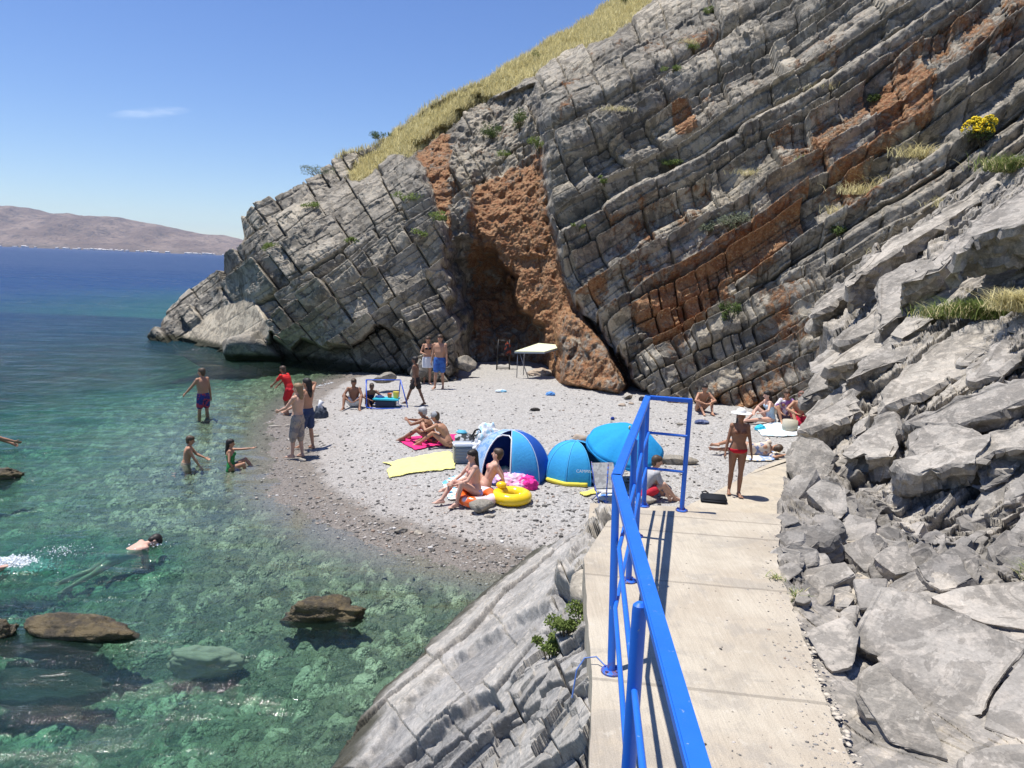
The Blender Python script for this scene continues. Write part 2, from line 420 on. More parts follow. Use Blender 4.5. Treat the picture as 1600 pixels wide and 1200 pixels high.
t.set(wk.inputs['Strength'], t.math('MULTIPLY', t.step(0, .7, dep), t.math('ADD', .55, t.math('MULTIPLY', t.step(14, 40, t.attr('dist')), .40))))
gl = t.n('ShaderNodeBsdfGlossy'); t.set(gl.inputs['Roughness'], t.math('ADD', .07, t.math('MULTIPLY', t.step(20, 250, t.attr('dist')), .36))); t.t.links.new(wk.outputs[0], gl.inputs['Normal'])
t.t.links.new(wk.outputs[0], dif.inputs['Normal'])
fr = t.n('ShaderNodeFresnel'); fr.inputs['IOR'].default_value = 1.33; t.t.links.new(wk.outputs[0], fr.inputs['Normal'])
mx = t.n('ShaderNodeMixShader'); t.set(mx.inputs[0], t.math('MULTIPLY', t.math('MINIMUM', fr.outputs[0], .5), t.math('SUBTRACT', 1.0, t.math('MULTIPLY', t.step(25, 220, t.attr('dist')), .62)))); t.t.links.new(body.outputs[0], mx.inputs[1]); t.t.links.new(gl.outputs[0], mx.inputs[2])
M['sea'] = t.fin(mx.outputs[0])
sea = link('sea', wme, M['sea']); tag(sea, 'calm clear sea, green over stones near shore and deep blue farther out', kind='structure')

# ------------------------------------------------------------------ hills across the bay
hx = np.linspace(-5200, 300, 420); hk = np.linspace(0, 1, 90)
HX, HK = np.meshgrid(hx, hk)
sky_px = [(-250, 322), (-120, 314), (0, 318), (40, 321), (60, 324), (100, 333), (122, 331), (150, 339), (185, 338), (230, 346), (270, 354), (300, 362), (335, 364), (370, 373), (400, 383), (440, 392), (560, 400)]
HD = 5200.0
def hill_h(x):
    px = 800+FOC*x/HD/1.0*np.cos(PITCH)
    py = np.interp(px, [a for a, b in sky_px], [b for a, b in sky_px])
    hor = 416+(px-800)*.0402
    return np.maximum((hor-py)/FOC*HD*1.02, 0)
HH = hill_h(HX*.94)
prof = np.where(HK < .62, ss(0, 1, HK/.62)**.8*.3+.7*(HK/.62), 1-.9*((HK-.62)/.38)**2)
HP = np.stack([HX, HK*1500, 0*HX], -1)
spur = ridged(np.stack([HX+HK*260, HK*500, 0*HX], -1), 1/520., 5, 71)
HZ = HH*prof*(1+.0*spur)+spur*HH*.42*np.sin(np.clip(HK/.62, 0, 1)*PI)+fbm(HP, 1/90., 4, 75)*10*np.sin(np.clip(HK, 0, 1)*PI)
HZ[0] = -3
hme = grid_mesh('hills', np.stack([HX, HD-650+HK*1700+120*np.sin(HX/400.), HZ-1], -1))
t = NT('hill_scrub'); v = t.obj()
c = t.mix(t.step(.4, .62, t.noise(.004, 6, .65, v)), (.235, .17, .13), (.37, .275, .21))
c = t.mix(t.math('MULTIPLY', t.step(.48, .62, t.noise(.016, 7, .75, v, .6)), .8), c, (.13, .105, .09))
sz = t.n('ShaderNodeSeparateXYZ'); t.t.links.new(t.obj(), sz.inputs[0])
low = t.step(75, 12, t.math('ADD', sz.outputs[2], t.math('MULTIPLY', t.noise(.01, 4, .6, v), 70)))
c = t.mix(t.math('MULTIPLY', low, .55), c, (.11, .11, .085))
M['hill'] = t.fin(t.bsdf(c, .95, .05, t.bump(t.noise(.012, 7, .7, v), 1.0, 60)))
tag(link('hills', hme, M['hill']), 'bare brown hills on the far shore', kind='structure')
rg = random.Random(5)
V, F = [], []
for i in range(150):      # pale shore villages, too far to tell apart
    x = rg.uniform(-4700, -1700); w, d, h = rg.uniform(10, 30), 14, rg.uniform(4, 8)
    if rg.random() < .5: x = rg.choice((-4400, -3900, -3500, -3050, -2500, -1950))+rg.gauss(0, 70)
    y = HD-668+120*math.sin(x/400.)+rg.uniform(-8, 14); z = rg.uniform(0, 3)
    b0 = len(V); e = h*.35
    V += [(x-w/2, y, -1), (x+w/2, y, -1), (x+w/2, y+d, -1), (x-w/2, y+d, -1), (x-w/2, y, z+h), (x+w/2, y, z+h), (x+w/2, y+d, z+h), (x-w/2, y+d, z+h), (x-w/2, y+d/2, z+h+e), (x+w/2, y+d/2, z+h+e)]
    F += [[b0+k for k in f] for f in ((0, 1, 5, 4), (2, 3, 7, 6), (0, 4, 8, 7, 3), (1, 2, 6, 9, 5), (4, 5, 9, 8), (7, 8, 9, 6))]
tag(link('far_shore_houses', raw_mesh('far_shore_houses', V, F), plain('pale_render', (.72, .66, .60), .8, sc=.02)), 'thin line of pale houses along the far shore', 'houses', kind='stuff')

# ================================================================== THE BACK CLIFF (one relief, image pixels with guessed depths)
NB = Vector((-.50, -.10, .86)).normalized(); NB = np.array(NB)
sky1 = [(228, 534), (238, 518), (250, 497), (262, 482), (300, 452), (344, 424), (351, 398), (364, 384), (379, 376), (382, 346), (396, 318), (430, 306), (470, 291), (500, 268), (540, 250), (590, 226), (640, 184), (700, 152), (738, 132), (800, 98), (860, 66), (920, 30), (950, 6), (1000, -30), (1200, -170), (1600, -330), (2000, -400)]
cp1 = [(238, 525, 41), (300, 532, 39.5), (360, 545, 36), (400, 562, 34), (440, 568, 33), (500, 580, 31.5), (560, 592, 30), (640, 590, 28.7), (730, 577, 29),
       (262, 482, 43), (344, 424, 43), (340, 480, 40), (380, 400, 38), (396, 318, 41), (480, 290, 41), (590, 226, 45), (420, 480, 34), (560, 350, 35), (640, 262, 36.5), (620, 450, 30.8), (480, 480, 32.3), (700, 400, 31.5), (733, 500, 29.6), (640, 530, 29.3), (530, 530, 31),
       (880, 582, 27), (1000, 612, 24.2), (1100, 624, 23.2), (1240, 642, 21), (880, 450, 28.8), (1000, 450, 26.5), (1200, 450, 23.8), (1320, 640, 18.5), (870, 300, 31), (1000, 250, 31), (1200, 250, 27.5), (1330, 450, 21),
       (840, 150, 36), (950, 60, 39), (1100, 50, 36), (1400, 150, 26), (1600, 110, 23), (1600, -40, 27), (1400, -40, 31), (1200, -120, 37), (1600, -300, 34), (2000, -300, 30), (1500, 350, 19), (2000, 300, 16), (1400, 650, 16), (2000, 650, 12),
       (760, 250, 36), (800, 180, 38.5), (760, 450, 31.5), (820, 560, 29.5), (640, 190, 44), (740, 134, 45), (860, 68, 47), (950, 8, 48), (700, 200, 40)]
f1 = tps(cp1, 2e-3)
NC, NR = 1220, 620
cx_ = np.concatenate([np.linspace(226, 420, 150)[:-1], np.linspace(420, 1310, 820)[:-1], np.linspace(1310, 2000, 252)])
NC = len(cx_)
rv = np.linspace(0, 1, NR)
top = np.interp(cx_, [a for a, b in sky1], [b for a, b in sky1])
bot = np.interp(cx_, [226, 300, 560, 760, 1000, 1300, 2000], [536, 552, 612, 606, 640, 690, 760])
PX = np.broadcast_to(cx_[None], (NR, NC)); PY = bot[None]+(top-bot)[None]*rv[:, None]
Yb = f1(PX, PY)
def msk(poly, w=6, rough=5, seed=0):
    n = fbm(np.stack([PX/22., PY/22., 0*PX], -1), 1, 3, 90+seed)*rough
    return ss(-w, w, poly_sd(PX, PY, poly)+n)
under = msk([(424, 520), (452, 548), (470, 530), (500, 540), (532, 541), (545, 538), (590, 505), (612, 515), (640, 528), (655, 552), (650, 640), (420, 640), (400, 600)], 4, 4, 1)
cave = msk([(716, 600), (712, 500), (698, 430), (694, 385), (712, 368), (734, 372), (752, 392), (778, 398), (800, 420), (806, 470), (838, 492), (852, 520), (858, 590)], 7, 16, 2)
gully = msk([(640, 236), (700, 195), (742, 160), (835, 132), (846, 200), (856, 300), (872, 400), (900, 470), (960, 545), (1010, 618), (722, 640), (728, 560), (736, 505), (712, 420), (700, 370), (672, 290)], 7, 8, 3)
pillar = msk([(874, 600), (872, 505), (884, 490), (910, 496), (940, 530), (962, 570), (978, 600), (972, 625)], 9, 6, 4)
lump = msk([(806, 420), (826, 398), (850, 408), (862, 450), (858, 486), (832, 470), (812, 452)], 8, 3, 5)
tipslab = msk([(276, 528), (330, 488), (384, 462), (398, 470), (428, 520), (405, 545), (330, 545)], 3, 2, 6)
grass = msk([(540, 285), (556, 262), (590, 232), (640, 190), (738, 134), (860, 60), (960, -10), (1040, -60), (1060, -30), (1014, 8), (958, 52), (906, 80), (848, 110), (768, 150), (708, 194), (660, 236), (612, 242), (562, 284)], 6, 8, 7)
boul = msk([(1010, 600), (1000, 520), (985, 470), (1050, 455), (1130, 440), (1240, 430), (1300, 400), (1340, 700), (1010, 700)], 20, 16, 8)
P0_ = rays(PX, PY)*Yb[..., None]
Yd = Yb+under*1.9+cave*(3.4*ss(360, 450, PY)+.9*fbm(P0_, .9, 3, 37))+gully*2.1*(1-pillar)+grass*1.2-pillar*.25-lump*1.2*cave
# centre shelf inside the gully
Yd -= .25*msk([(735, 262), (742, 250), (850, 236), (856, 300), (850, 400), (790, 404), (752, 372), (730, 330)], 5, 6, 9)
P = rays(PX, PY)*Yd[..., None]; P[..., 2] += CAM_H
def blocks(w, u, tl, sl, seed, amp, gap=.06, saw=.5, lay_w=.8, jt=1.0, ww=.35):
    """layers of blocks: w counts up across the beds, u runs along them (both in the units of tl, sl)"""
    w = w/tl; w = w+ww*np.sin(w*1.7+seed)*.5+ww*.6*np.sin(w*4.1+1.3*seed)
    it = np.floor(w); fw = w-it
    wid = sl*(.6+.9*rnd(it, seed=seed+11))
    uu = u/wid+rnd(it, seed=seed+12)*7; uu = uu+.25*np.sin(uu*2.3+it*1.9)
    iu = np.floor(uu); fu = uu-iu
    sp = rnd(it, iu, seed=seed+13) > .6
    iu2 = np.where(sp & (fu > .5), 1, 0); fu2 = np.where(sp, np.where(fu > .5, fu*2-1, fu*2), fu)
    q = iu*3+iu2
    h = rnd(it, q, seed=seed+14); t1 = rnd(it, q, seed=seed+15)-.5; t2 = rnd(it, q, seed=seed+16)-.5
    ew = np.minimum(fw, 1-fw); eu = np.minimum(fu2, 1-fu2)*wid/tl*np.where(sp, .5, 1)
    g = 1-np.minimum(ss(0, gap, ew), 1-jt*(1-ss(0, gap*.9, eu)))
    lay = rnd(it, seed=seed+17)-.5
    saws = np.where(fw < .88, fw/.88, 1-(fw-.88)/.12*.55)-.5
    d = amp*((h-.5)*.9*(.5+.5*jt)+lay*lay_w+t1*(fu2-.5)*.8+t2*(fw-.5)*.6)+saw*amp*saws-g*amp*.75
    # broken corners
    cor = np.clip(1-(ew*1.6+eu)/.34, 0, 1)*(rnd(it, q, seed=seed+18) > .55); d = d-cor*amp*.35
    return d, h, g, it
AL = np.cross(NB, np.array([0, 1, 0])); AL /= np.linalg.norm(AL)
def bedc(PX, PY, th, kx=0.0, x0=1100, wob=5, seed=0):
    c_, s_ = math.cos(R(th)), math.sin(R(th)); Q = np.stack([PX/170., PY/170., 0*PX+seed], -1)
    w = -PY*c_-PX*s_-kx*np.maximum(PX-x0, 0)**2+wob*fbm(Q, 1, 2, seed); u = PX*c_-PY*s_+wob*1.5*fbm(Q, 1, 2, seed+4); return w, u
wA, uA = bedc(PX, PY, 30, .00016, 1150, 15, 3)
wM, uM = bedc(PX, PY, 24, .0004, 1150, 16, 43)
wHd, uHd = bedc(PX, PY, 34, 0, 0, 8, 23)
dA, hA, gA, _ = blocks(wA, uA, 38, 95, 3, .80, .05, 1.05, 1.0, .55, .45)
dA2, hA2, gA2, _ = blocks(wA, uA, 13, 40, 8, .16, .08, .5, 1.0, .4)
dH, hH, gH, _ = blocks(wHd, uHd, 38, 66, 23, .95, .05, .95, 1.0, .6, .22)
dH2, hH2, gH2, _ = blocks(wHd, uHd, 13, 34, 28, .11, .08, .5, 1.0, .5)
dM, hM, gM, _ = blocks(wM, uM, 27, 44, 43, .62, .10, .7, .7, 1.0)
wH = ss(40, -10, PX-np.interp(PY, [200, 240, 370, 500, 600], [640, 655, 705, 735, 730]))
side = ss(0, 1, wH)
dis = (dA+dA2)*(1-side)*(1-boul)+dM*boul*(1-side)+(dH+dH2)*side
# upper part of the cliff: broader and flatter beds
wv = P+.25*np.stack([fbm(P, 1.5, 3, 111), 0*PX, fbm(P, 1.5, 3, 112)], -1)
FA = wv@AL; FB = wv@NB
fac1 = facets(FA*.75, FB, 1.4, 120)*.10+facets(FA*.8, FB, 3.1, 125)*.055+facets(FA, FB, 7, 129)*.025
rough = fac1+fbm(P, .6, 4, 61)*.12+ridged(P, 2.6, 4, 66)*.025
Pv = P*np.array([1.0, 1.0, .42])
tuf = ridged(Pv, .9, 5, 81)*.50+ridged(P, 3.0, 4, 84)*.16-np.clip(vn(P*2.6, 88), .2, 1)*.6-np.clip(vn(P*6.5, 89), .25, 1)*.28+facets(P[..., 0], P[..., 2]*.6, 1.2, 440)*.3
gre = gully*(1-ss(.25, .75, ss(195, 230, PX-500)*0))     # whole gully
greyg = msk([(700, 190), (742, 160), (838, 130), (846, 200), (852, 236), (800, 262), (736, 300), (735, 470), (716, 500), (700, 380), (704, 260)], 6, 9, 10)
orange_shape = np.clip(gully*(1-.75*greyg)+pillar+cave*.8, 0, 1)
disp = dis*(1-orange_shape)*(1-grass)*(1-.97*tipslab)*(1-.5*under)+rough*(1-.6*orange_shape)*(1-.9*tipslab)+tuf*orange_shape*.52+tuf*.35*greyg*gully
disp += grass*fbm(P, .8, 4, 97)*.3
out1 = np.array(Vector((-.12, -.90, .40)).normalized())
edge_fade = ss(0, .012, rv)[:, None]*np.ones_like(PX)
fr_far = ss(226, 240, PX)
P = P+(disp*edge_fade*fr_far)[..., None]*out1
# orange staining on the beds
nor = fbm(P, .55, 4, 101)
band = np.exp(-(((PY-np.interp(PX, [880, 1000, 1100, 1200, 1300, 1400, 1500], [430, 420, 395, 360, 280, 160, 60]))/75.)**2))*ss(870, 920, PX)
ora = np.clip(gully*(.64-greyg*.36)-pillar*.08-cave*.16*ss(450, 540, PY), 0, 1)+gully*nor*.30
ora = np.maximum(ora, (band*.36+.26*boul+.12)*(1-side)+nor*.62*(1-side)*ss(840, 880, PX)+(band*.7+.3*boul)*(gA*.3+.5*(hA > .62)-.25))
ora = np.maximum(ora, msk([(1368, 140), (1400, 105), (1470, 92), (1465, 150), (1440, 215), (1380, 225)], 8, 8, 12)*.62+nor*.2)
ora = np.maximum(ora, msk([(1045, 175), (1075, 165), (1092, 205), (1055, 222)], 4, 4, 13)*.7)
ora = ora*(1-grass)*(1-.9*side*(1-gully))
blkv = np.where(side > .5, hH*.7+hH2*.3, np.where(boul > .5, hM, hA*.7+hA2*.3))
pale = msk([(960, 350), (1060, 290), (1180, 245), (1260, 225), (1375, 232), (1380, 262), (1300, 300), (1200, 322), (1080, 345), (980, 385)], 10, 14, 21)
blkv = blkv*(1-.8*pale)+.85*pale
blkv = blkv*(1-tipslab)+1.0*tipslab
blkv = np.where(under > .5, .15, blkv)  # recess under the headland blocks gets a darker colour as painted shade
# the hill goes on behind the skyline
back = []
for k, (dy, dz) in enumerate(((1.2, -.1), (4, -.5), (10, -2.0), (22, -6), (40, -16), (60, -30))):
    r_ = P[-1].copy(); lowf = np.clip((P[-1, :, 2])/6, .12, 1)
    r_[:, 1] += dy*lowf; r_[:, 2] += dz*lowf*ss(1400, 900, cx_)-(.3 if k else 0); r_[:, 0] += dy*.3*lowf
    back.append(r_)
low_ = P[0].copy(); low_[:, 2] -= np.interp(cx_, [226, 420, 560, 640], [.25, .3, .5, 1.8])
P = np.concatenate([low_[None], P, np.array(back)], 0)
def padr(a, b0=None):
    a = np.broadcast_to(a, (NR, NC)); return np.concatenate([a[:1], a, np.repeat(a[-1:], len(back), 0)], 0)
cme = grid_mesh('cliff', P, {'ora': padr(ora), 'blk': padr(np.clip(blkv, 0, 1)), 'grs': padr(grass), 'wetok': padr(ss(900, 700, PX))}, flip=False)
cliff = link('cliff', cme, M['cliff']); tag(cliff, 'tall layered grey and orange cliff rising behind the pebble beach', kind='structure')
CP = P[1:1+NR]
def cliff_at(px, py):
    j = int(np.argmin(np.abs(cx_-px))); v_ = (py-bot[j])/(top[j]-bot[j]); i = int(np.clip(round(v_*(NR-1)), 0, NR-1))
    return Vector(CP[i, j])

# ================================================================== WALKWAY
WZ0 = 2.6
def slabmesh(name, top_pts, z0, z1):
    bm = bmesh.new(); vs = [bm.verts.new((p[0], p[1], z1)) for p in top_pts]
    f = bm.faces.new(vs)
    if f.normal.z < 0: f.normal_flip()
    f.normal_update()
    r = bmesh.ops.extrude_face_region(bm, geom=[f]); 
    for v_ in [g for g in r['geom'] if isinstance(g, bmesh.types.BMVert)]: v_.co.z = z1
    for v_ in vs: v_.co.z = z0
    bmesh.ops.recalc_face_normals(bm, faces=bm.faces)
    me = bpy.data.meshes.new(name); bm.to_mesh(me); bm.free(); return me
rgw = random.Random(3)
def wob_line(pts, amp, step=.12):
    out = []
    for a, b in zip(pts[:-1], pts[1:]):
        n = max(1, int((Vector(b)-Vector(a)).length/step))
        for k in range(n):
            q = Vector(a).lerp(Vector(b), k/n); out.append((q.x+rgw.uniform(-amp, amp), q.y+rgw.uniform(-amp, amp)*.5))
    out.append(tuple(pts[-1])); return out
L_ = [Gz(x, y, WZ0).xy for x, y in ((921, 1200), (925, 1050), (918, 960), (912, 872))]
R_ = [Gz(x, y, WZ0).xy for x, y in ((1222, 803), (1214, 880), (1242, 960), (1285, 1080), (1335, 1200))]
far_ = [Gz(x, y, WZ0).xy for x, y in ((950, 814), (1000, 797), (1072, 799))]
left = [(L_[0][0]-.02, -1.5), (L_[0][0]-.01, 1.6)]+[tuple(p) for p in L_]
right = [tuple(p) for p in R_]+[(R_[-1][0]+.10, 1.5), (R_[-1][0]+.2, -1.5)]
outline = wob_line(left, .004)[:-1]+[tuple(L_[-1])]+[tuple(p) for p in far_]+wob_line(right, .008, .05)
walk = link('walkway', slabmesh('walkway', outline, 2.36, WZ0), None)
t = NT('concrete'); v = t.obj()
c = t.mix(t.step(.35, .65, t.noise(1.3, 6, .65, v)), (.43, .37, .285), (.51, .455, .36))
c = t.mix(t.math('MULTIPLY', t.step(.5, .62, t.noise(2.8, 6, .7, v, .5)), .5), c, (.33, .30, .255))
c = t.mix(t.math('MULTIPLY', t.step(.60, .66, t.noise(14, 4, .7, v)), .35), c, (.56, .52, .44))
c = t.mix(.6, c, t.ramp(t.noise(160, 3, .7, v), [(.3, (.62,)*3), (.65, (1.12,)*3)]), 'MULTIPLY')
brs = t.noise(1, 4, .6, t.obj(scale=(95, 5, 1), rot=(0, 0, R(4))))
c = t.mix(.35, c, t.ramp(brs, [(.35, (.72,)*3), (.6, (1.05,)*3)]), 'MULTIPLY')
stn_ = t.step(.54, .66, t.noise(.8, 7, .7, v, .6)); c = t.mix(t.math('MULTIPLY', stn_, .30), c, (.30, .26, .20))
spk = t.step(.10, .04, t.vor(11, v)); c = t.mix(t.math('MULTIPLY', spk, t.step(.5, .6, t.noise(1.7, 3, .5, v))), c, (.13, .11, .09))
# poured joints across the path
sx = t.n('ShaderNodeSeparateXYZ'); t.t.links.new(v, sx.inputs[0])
yy = t.math('ADD', t.math('SUBTRACT', sx.outputs[1], t.math('MULTIPLY', sx.outputs[0], -.13)), t.math('MULTIPLY', t.noise(5, 3, .6, v), .035))
jm = None
for y0 in (2.15, 3.62, 4.95, 5.95, 6.35):
    k = t.step(.017, .004, t.math('ABSOLUTE', t.math('SUBTRACT', yy, y0))); jm = k if jm is None else t.math('MAXIMUM', jm, k)
c = t.mix(t.math('MULTIPLY', jm, .45), c, (.16, .14, .115))
b = t.math('ADD', t.math('MULTIPLY', t.noise(70, 5, .7, v), .5), t.math('ADD', t.math('MULTIPLY', brs, .6), t.math('MULTIPLY', jm, -1.0)))
b = t.math('ADD', b, t.math('MULTIPLY', t.noise(3, 3, .5, v), .8))
M['concrete'] = t.fin(t.bsdf(c, .9, .2, t.bump(b, .8, .008)))
walk.data.materials.append(M['concrete']); tag(walk, 'beige concrete walkway with blue handrail', kind='structure')
# retaining wall under it, steps at its end and the apron on the beach
wl = [(p[0]+.05, p[1]) for p in left]+[(L_[-1][0]+.06, L_[-1][1]-.1), (far_[0][0]+.04, far_[0][1]-.05), (far_[1][0], far_[1][1]-.05), (R_[0][0]+.2, R_[0][1]-.05), (R_[0][0]+1.3, 3), (3, -1.5)]
tag(link('walkway_base', slabmesh('walkway_base', wl, -.6, 2.357), M['concrete']), 'concrete base wall under the walkway', kind='structure')
bm = bmesh.new()
x0s, x1s = far_[1][0]+.1, R_[0][0]+.9; ys = far_[2][1]-.1
for k in range(13):
    z1 = 2.6-.18*(k+1); y0 = ys+k*.42; 
    vs = [bm.verts.new(c_) for c_ in ((x0s, y0, -.5), (x1s+k*.1, y0, -.5), (x1s+k*.1, y0+.417, -.5), (x0s, y0+.417, -.5), (x0s, y0, z1), (x1s+k*.1, y0, z1), (x1s+k*.1, y0+.417, z1), (x0s, y0+.417, z1))]
    for f in ((0, 3, 2, 1), (4, 5, 6, 7), (0, 1, 5, 4), (1, 2, 6, 5), (2, 3, 7, 6), (3, 0, 4, 7)): bm.faces.new([vs[i] for i in f])
me = bpy.data.meshes.new('steps'); bm.to_mesh(me); bm.free()
tag(link('steps', me, M['concrete']), 'concrete steps going down from the walkway', kind='structure')
ap = [Gz(x, y, .62).xy for x, y in ((1071, 792), (1130, 762), (1194, 727), (1236, 713), (1300, 700))]
apo = [(x0s, ys+5.0), (x0s+.2, ap[0][1])]+wob_line([tuple(p) for p in ap], .02)+[(7.5, ap[-1][1]), (7.0, ys+5.0)]
AZ = .62
tag(link('apron', slabmesh('apron', apo, -.3, AZ), M['concrete']), 'concrete apron between the steps and the pebbles', kind='structure')

# ================================================================== RIGHT ROCK SLOPE
def Y26(x, y, z=2.6): return Gz(x, y, z).y
cp2 = [(1345, 1210, Y26(1345, 1210)+.02), (1290, 1080, Y26(1290, 1080)+.02), (1245, 960, Y26(1245, 960)+.03), (1217, 880, Y26(1217, 880)+.05), (1226, 803, Y26(1226, 803)+.1),
       (1420, 1200, 2.95), (1600, 1200, 3.0), (1950, 1300, 2.5), (1440, 1010, 4.25), (1600, 950, 4.75), (1600, 1090, 3.65), (1330, 950, 4.75), (1450, 890, 5.5), (1330, 880, 5.75), (1300, 850, 6.1), (1230, 790, 7.1), (1235, 740, 9.5), (1262, 700, 11.5), (1300, 640, 13), (1290, 560, 15.5), (1262, 500, 18), (1275, 460, 20), (1350, 400, 20), (1450, 330, 19), (1600, 240, 17), (1950, 100, 14),
       (1390, 720, 8.9), (1400, 800, 7.3), (1330, 760, 8.3), (1500, 700, 7.9), (1550, 800, 6.5), (1600, 700, 7.3), (1950, 700, 5.4), (1950, 1000, 4.0), (1400, 620, 10.6), (1500, 560, 10.2), (1600, 520, 9.4), (1450, 450, 14), (1600, 400, 12), (1950, 400, 9), (1560, 880, 5.5)]
f2 = tps(cp2, 1e-3)
py2 = np.concatenate([np.linspace(180, 760, 330)[:-1], np.linspace(760, 1340, 440)])
Lb = np.interp(py2, [180, 230, 260, 330, 400, 450, 490, 540, 580, 612, 640, 690, 720, 760, 803, 880, 960, 1080, 1200, 1340], [1730, 1622, 1572, 1458, 1356, 1300, 1284, 1296, 1300, 1300, 1290, 1258, 1238, 1229, 1222, 1211, 1240, 1284, 1334, 1410])
Lb = Lb+5*fbm(np.stack([py2/14., 0*py2, 0*py2], -1), 1, 4, 133)*ss(790, 770, py2)
u2 = np.linspace(0, 1, 620)**1.0
PX, PY = Lb[:, None]+(1960-Lb[:, None])*u2[None], np.broadcast_to(py2[:, None], (len(py2), len(u2)))
Yd = f2(PX, PY)*1.012
P = rays(PX, PY)*Yd[..., None]; P[..., 2] += CAM_H
NS = np.array(Vector((-.48, -.20, .85)).normalized()); AS = np.cross(NS, np.array([0, 1, 0])); AS /= np.linalg.norm(AS)
near = ss(9, 4.5, Yd)
sz2 = 1
wS, uS = bedc(PX, PY, 35, 0, 0, 8, 151); wF, uF = bedc(PX, PY, 20, 0, 0, 14, 171)
dS, hS, gS, itS = blocks(wS, uS, 34, 140, 151, .17, .05, -.8, 1.0, .3)
dT, hT, gT, itT = blocks(wS, uS, 10, 70, 158, .035, .12, -.6, 1.0, .2)
dF, hF, gF, itF = blocks(wF, uF, 44, 66, 171, .10, .05, .2, .8, .8)
flat = msk_ = None
def msk2(poly, w=8, rough=6, seed=0):
    n = fbm(np.stack([PX/30., PY/30., 0*PX], -1), 1, 3, 190+seed)*rough
    return ss(-w, w, poly_sd(PX, PY, poly)+n)
rub = msk2([(1205, 925), (1290, 925), (1340, 905), (1430, 915), (1560, 905), (1640, 890), (1640, 840), (1520, 850), (1400, 840), (1330, 800), (1300, 745), (1225, 740), (1200, 800)], 12, 14, 1)
flt = msk2([(1215, 915), (1290, 925), (1400, 920), (1640, 900), (1980, 900), (1980, 1400), (1300, 1400)], 12, 10, 2)
hol0 = msk2([(1315, 745), (1355, 760), (1440, 850), (1500, 860), (1530, 835), (1570, 850), (1600, 890), (1530, 910), (1440, 890), (1375, 860), (1330, 810)], 14, 4, 4)
disp = (dS*(1-rub)*(1-.9*flt)+dT*(1-.96*flt)+dF*(rub+.25*(1-rub)*(1-flt))*(1-.9*hol0))*np.clip(Yd/8, .35, 1.3)
disp += ridged(P, 1.6, 5, 177)*.05*(1-.6*flt)+fbm(P*np.array([1, 1, 2.5]), 4, 4, 178)*.035*(1-.5*flt)+rub*(ridged(P, 2.4, 4, 179)*.10)+(facets(P@AS, P@NS*1.6, 1.7, 401)*.20*(1-flt)*(1-.8*hol0)+facets(P@AS, P@NS*1.6, 4.5, 405)*.10*(1-.6*flt)+facets(P@AS, P@NS*2, 11, 409)*.03)*np.clip(Yd/8, .3, 1.2)
eu = ss(0, .02, u2)[None]*np.ones_like(PX)
out2 = np.array(Vector((-.50, -.60, .62)).normalized())
walkpart = ss(780, 815, PY)
disp = disp*(eu*walkpart+(1-walkpart))
P = P+disp[..., None]*out2
# hollow under the big overhang
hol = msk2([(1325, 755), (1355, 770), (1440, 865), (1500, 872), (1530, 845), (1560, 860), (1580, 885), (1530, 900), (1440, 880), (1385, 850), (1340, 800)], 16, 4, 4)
P = P+(hol*.55)[..., None]*np.array([.35, .9, -.1])
sk = []
for k, (a, b_, c_) in enumerate(((.03, .06, -.05), (.12, .3, -.4), (.3, .8, -1.2), (.8, 2.0, -3.0))):
    q = P[:, 0].copy(); w_ = ss(800, 830, py2)
    q[:, 0] += a*(1-w_)*1.5-.05*w_*(k > 0); q[:, 1] += b_*(1-w_)*1.2; q[:, 2] += c_*(.55+.45*(1-w_)); sk.append(q)
P = np.concatenate([np.stack(sk[::-1], 1), P], 1)
def padc(a): return np.concatenate([np.repeat(a[:, :1], len(sk), 1), a], 1)
blk2 = np.clip((hS*.4+hT*.35+hF*.25)*(1-.75*rub)*(1-.85*hol), 0, 1)  # hollow factor darkens the colour too, painting the shade under the overhang
ora2 = ss(16, 20, Yd)*.30*ss(480, 380, PY)+.0*PX
far2 = ss(11, 15, Yd)
sme = grid_mesh('rocky_slope', P, {'ora': padc(ora2), 'blk': padc(blk2*(1-.0*far2)), 'grs': padc(0*PX), 'wetok': padc(0*PX)}, flip=True)
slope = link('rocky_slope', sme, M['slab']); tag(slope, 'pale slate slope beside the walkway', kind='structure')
SP = P[:, len(sk):]
def slope_at(px, py):
    i = int(np.argmin(np.abs(py2-py))); j = int(np.clip(round((px-Lb[i])/(1960-Lb[i])*(len(u2)-1)), 0, len(u2)-1)); return Vector(SP[i, j])

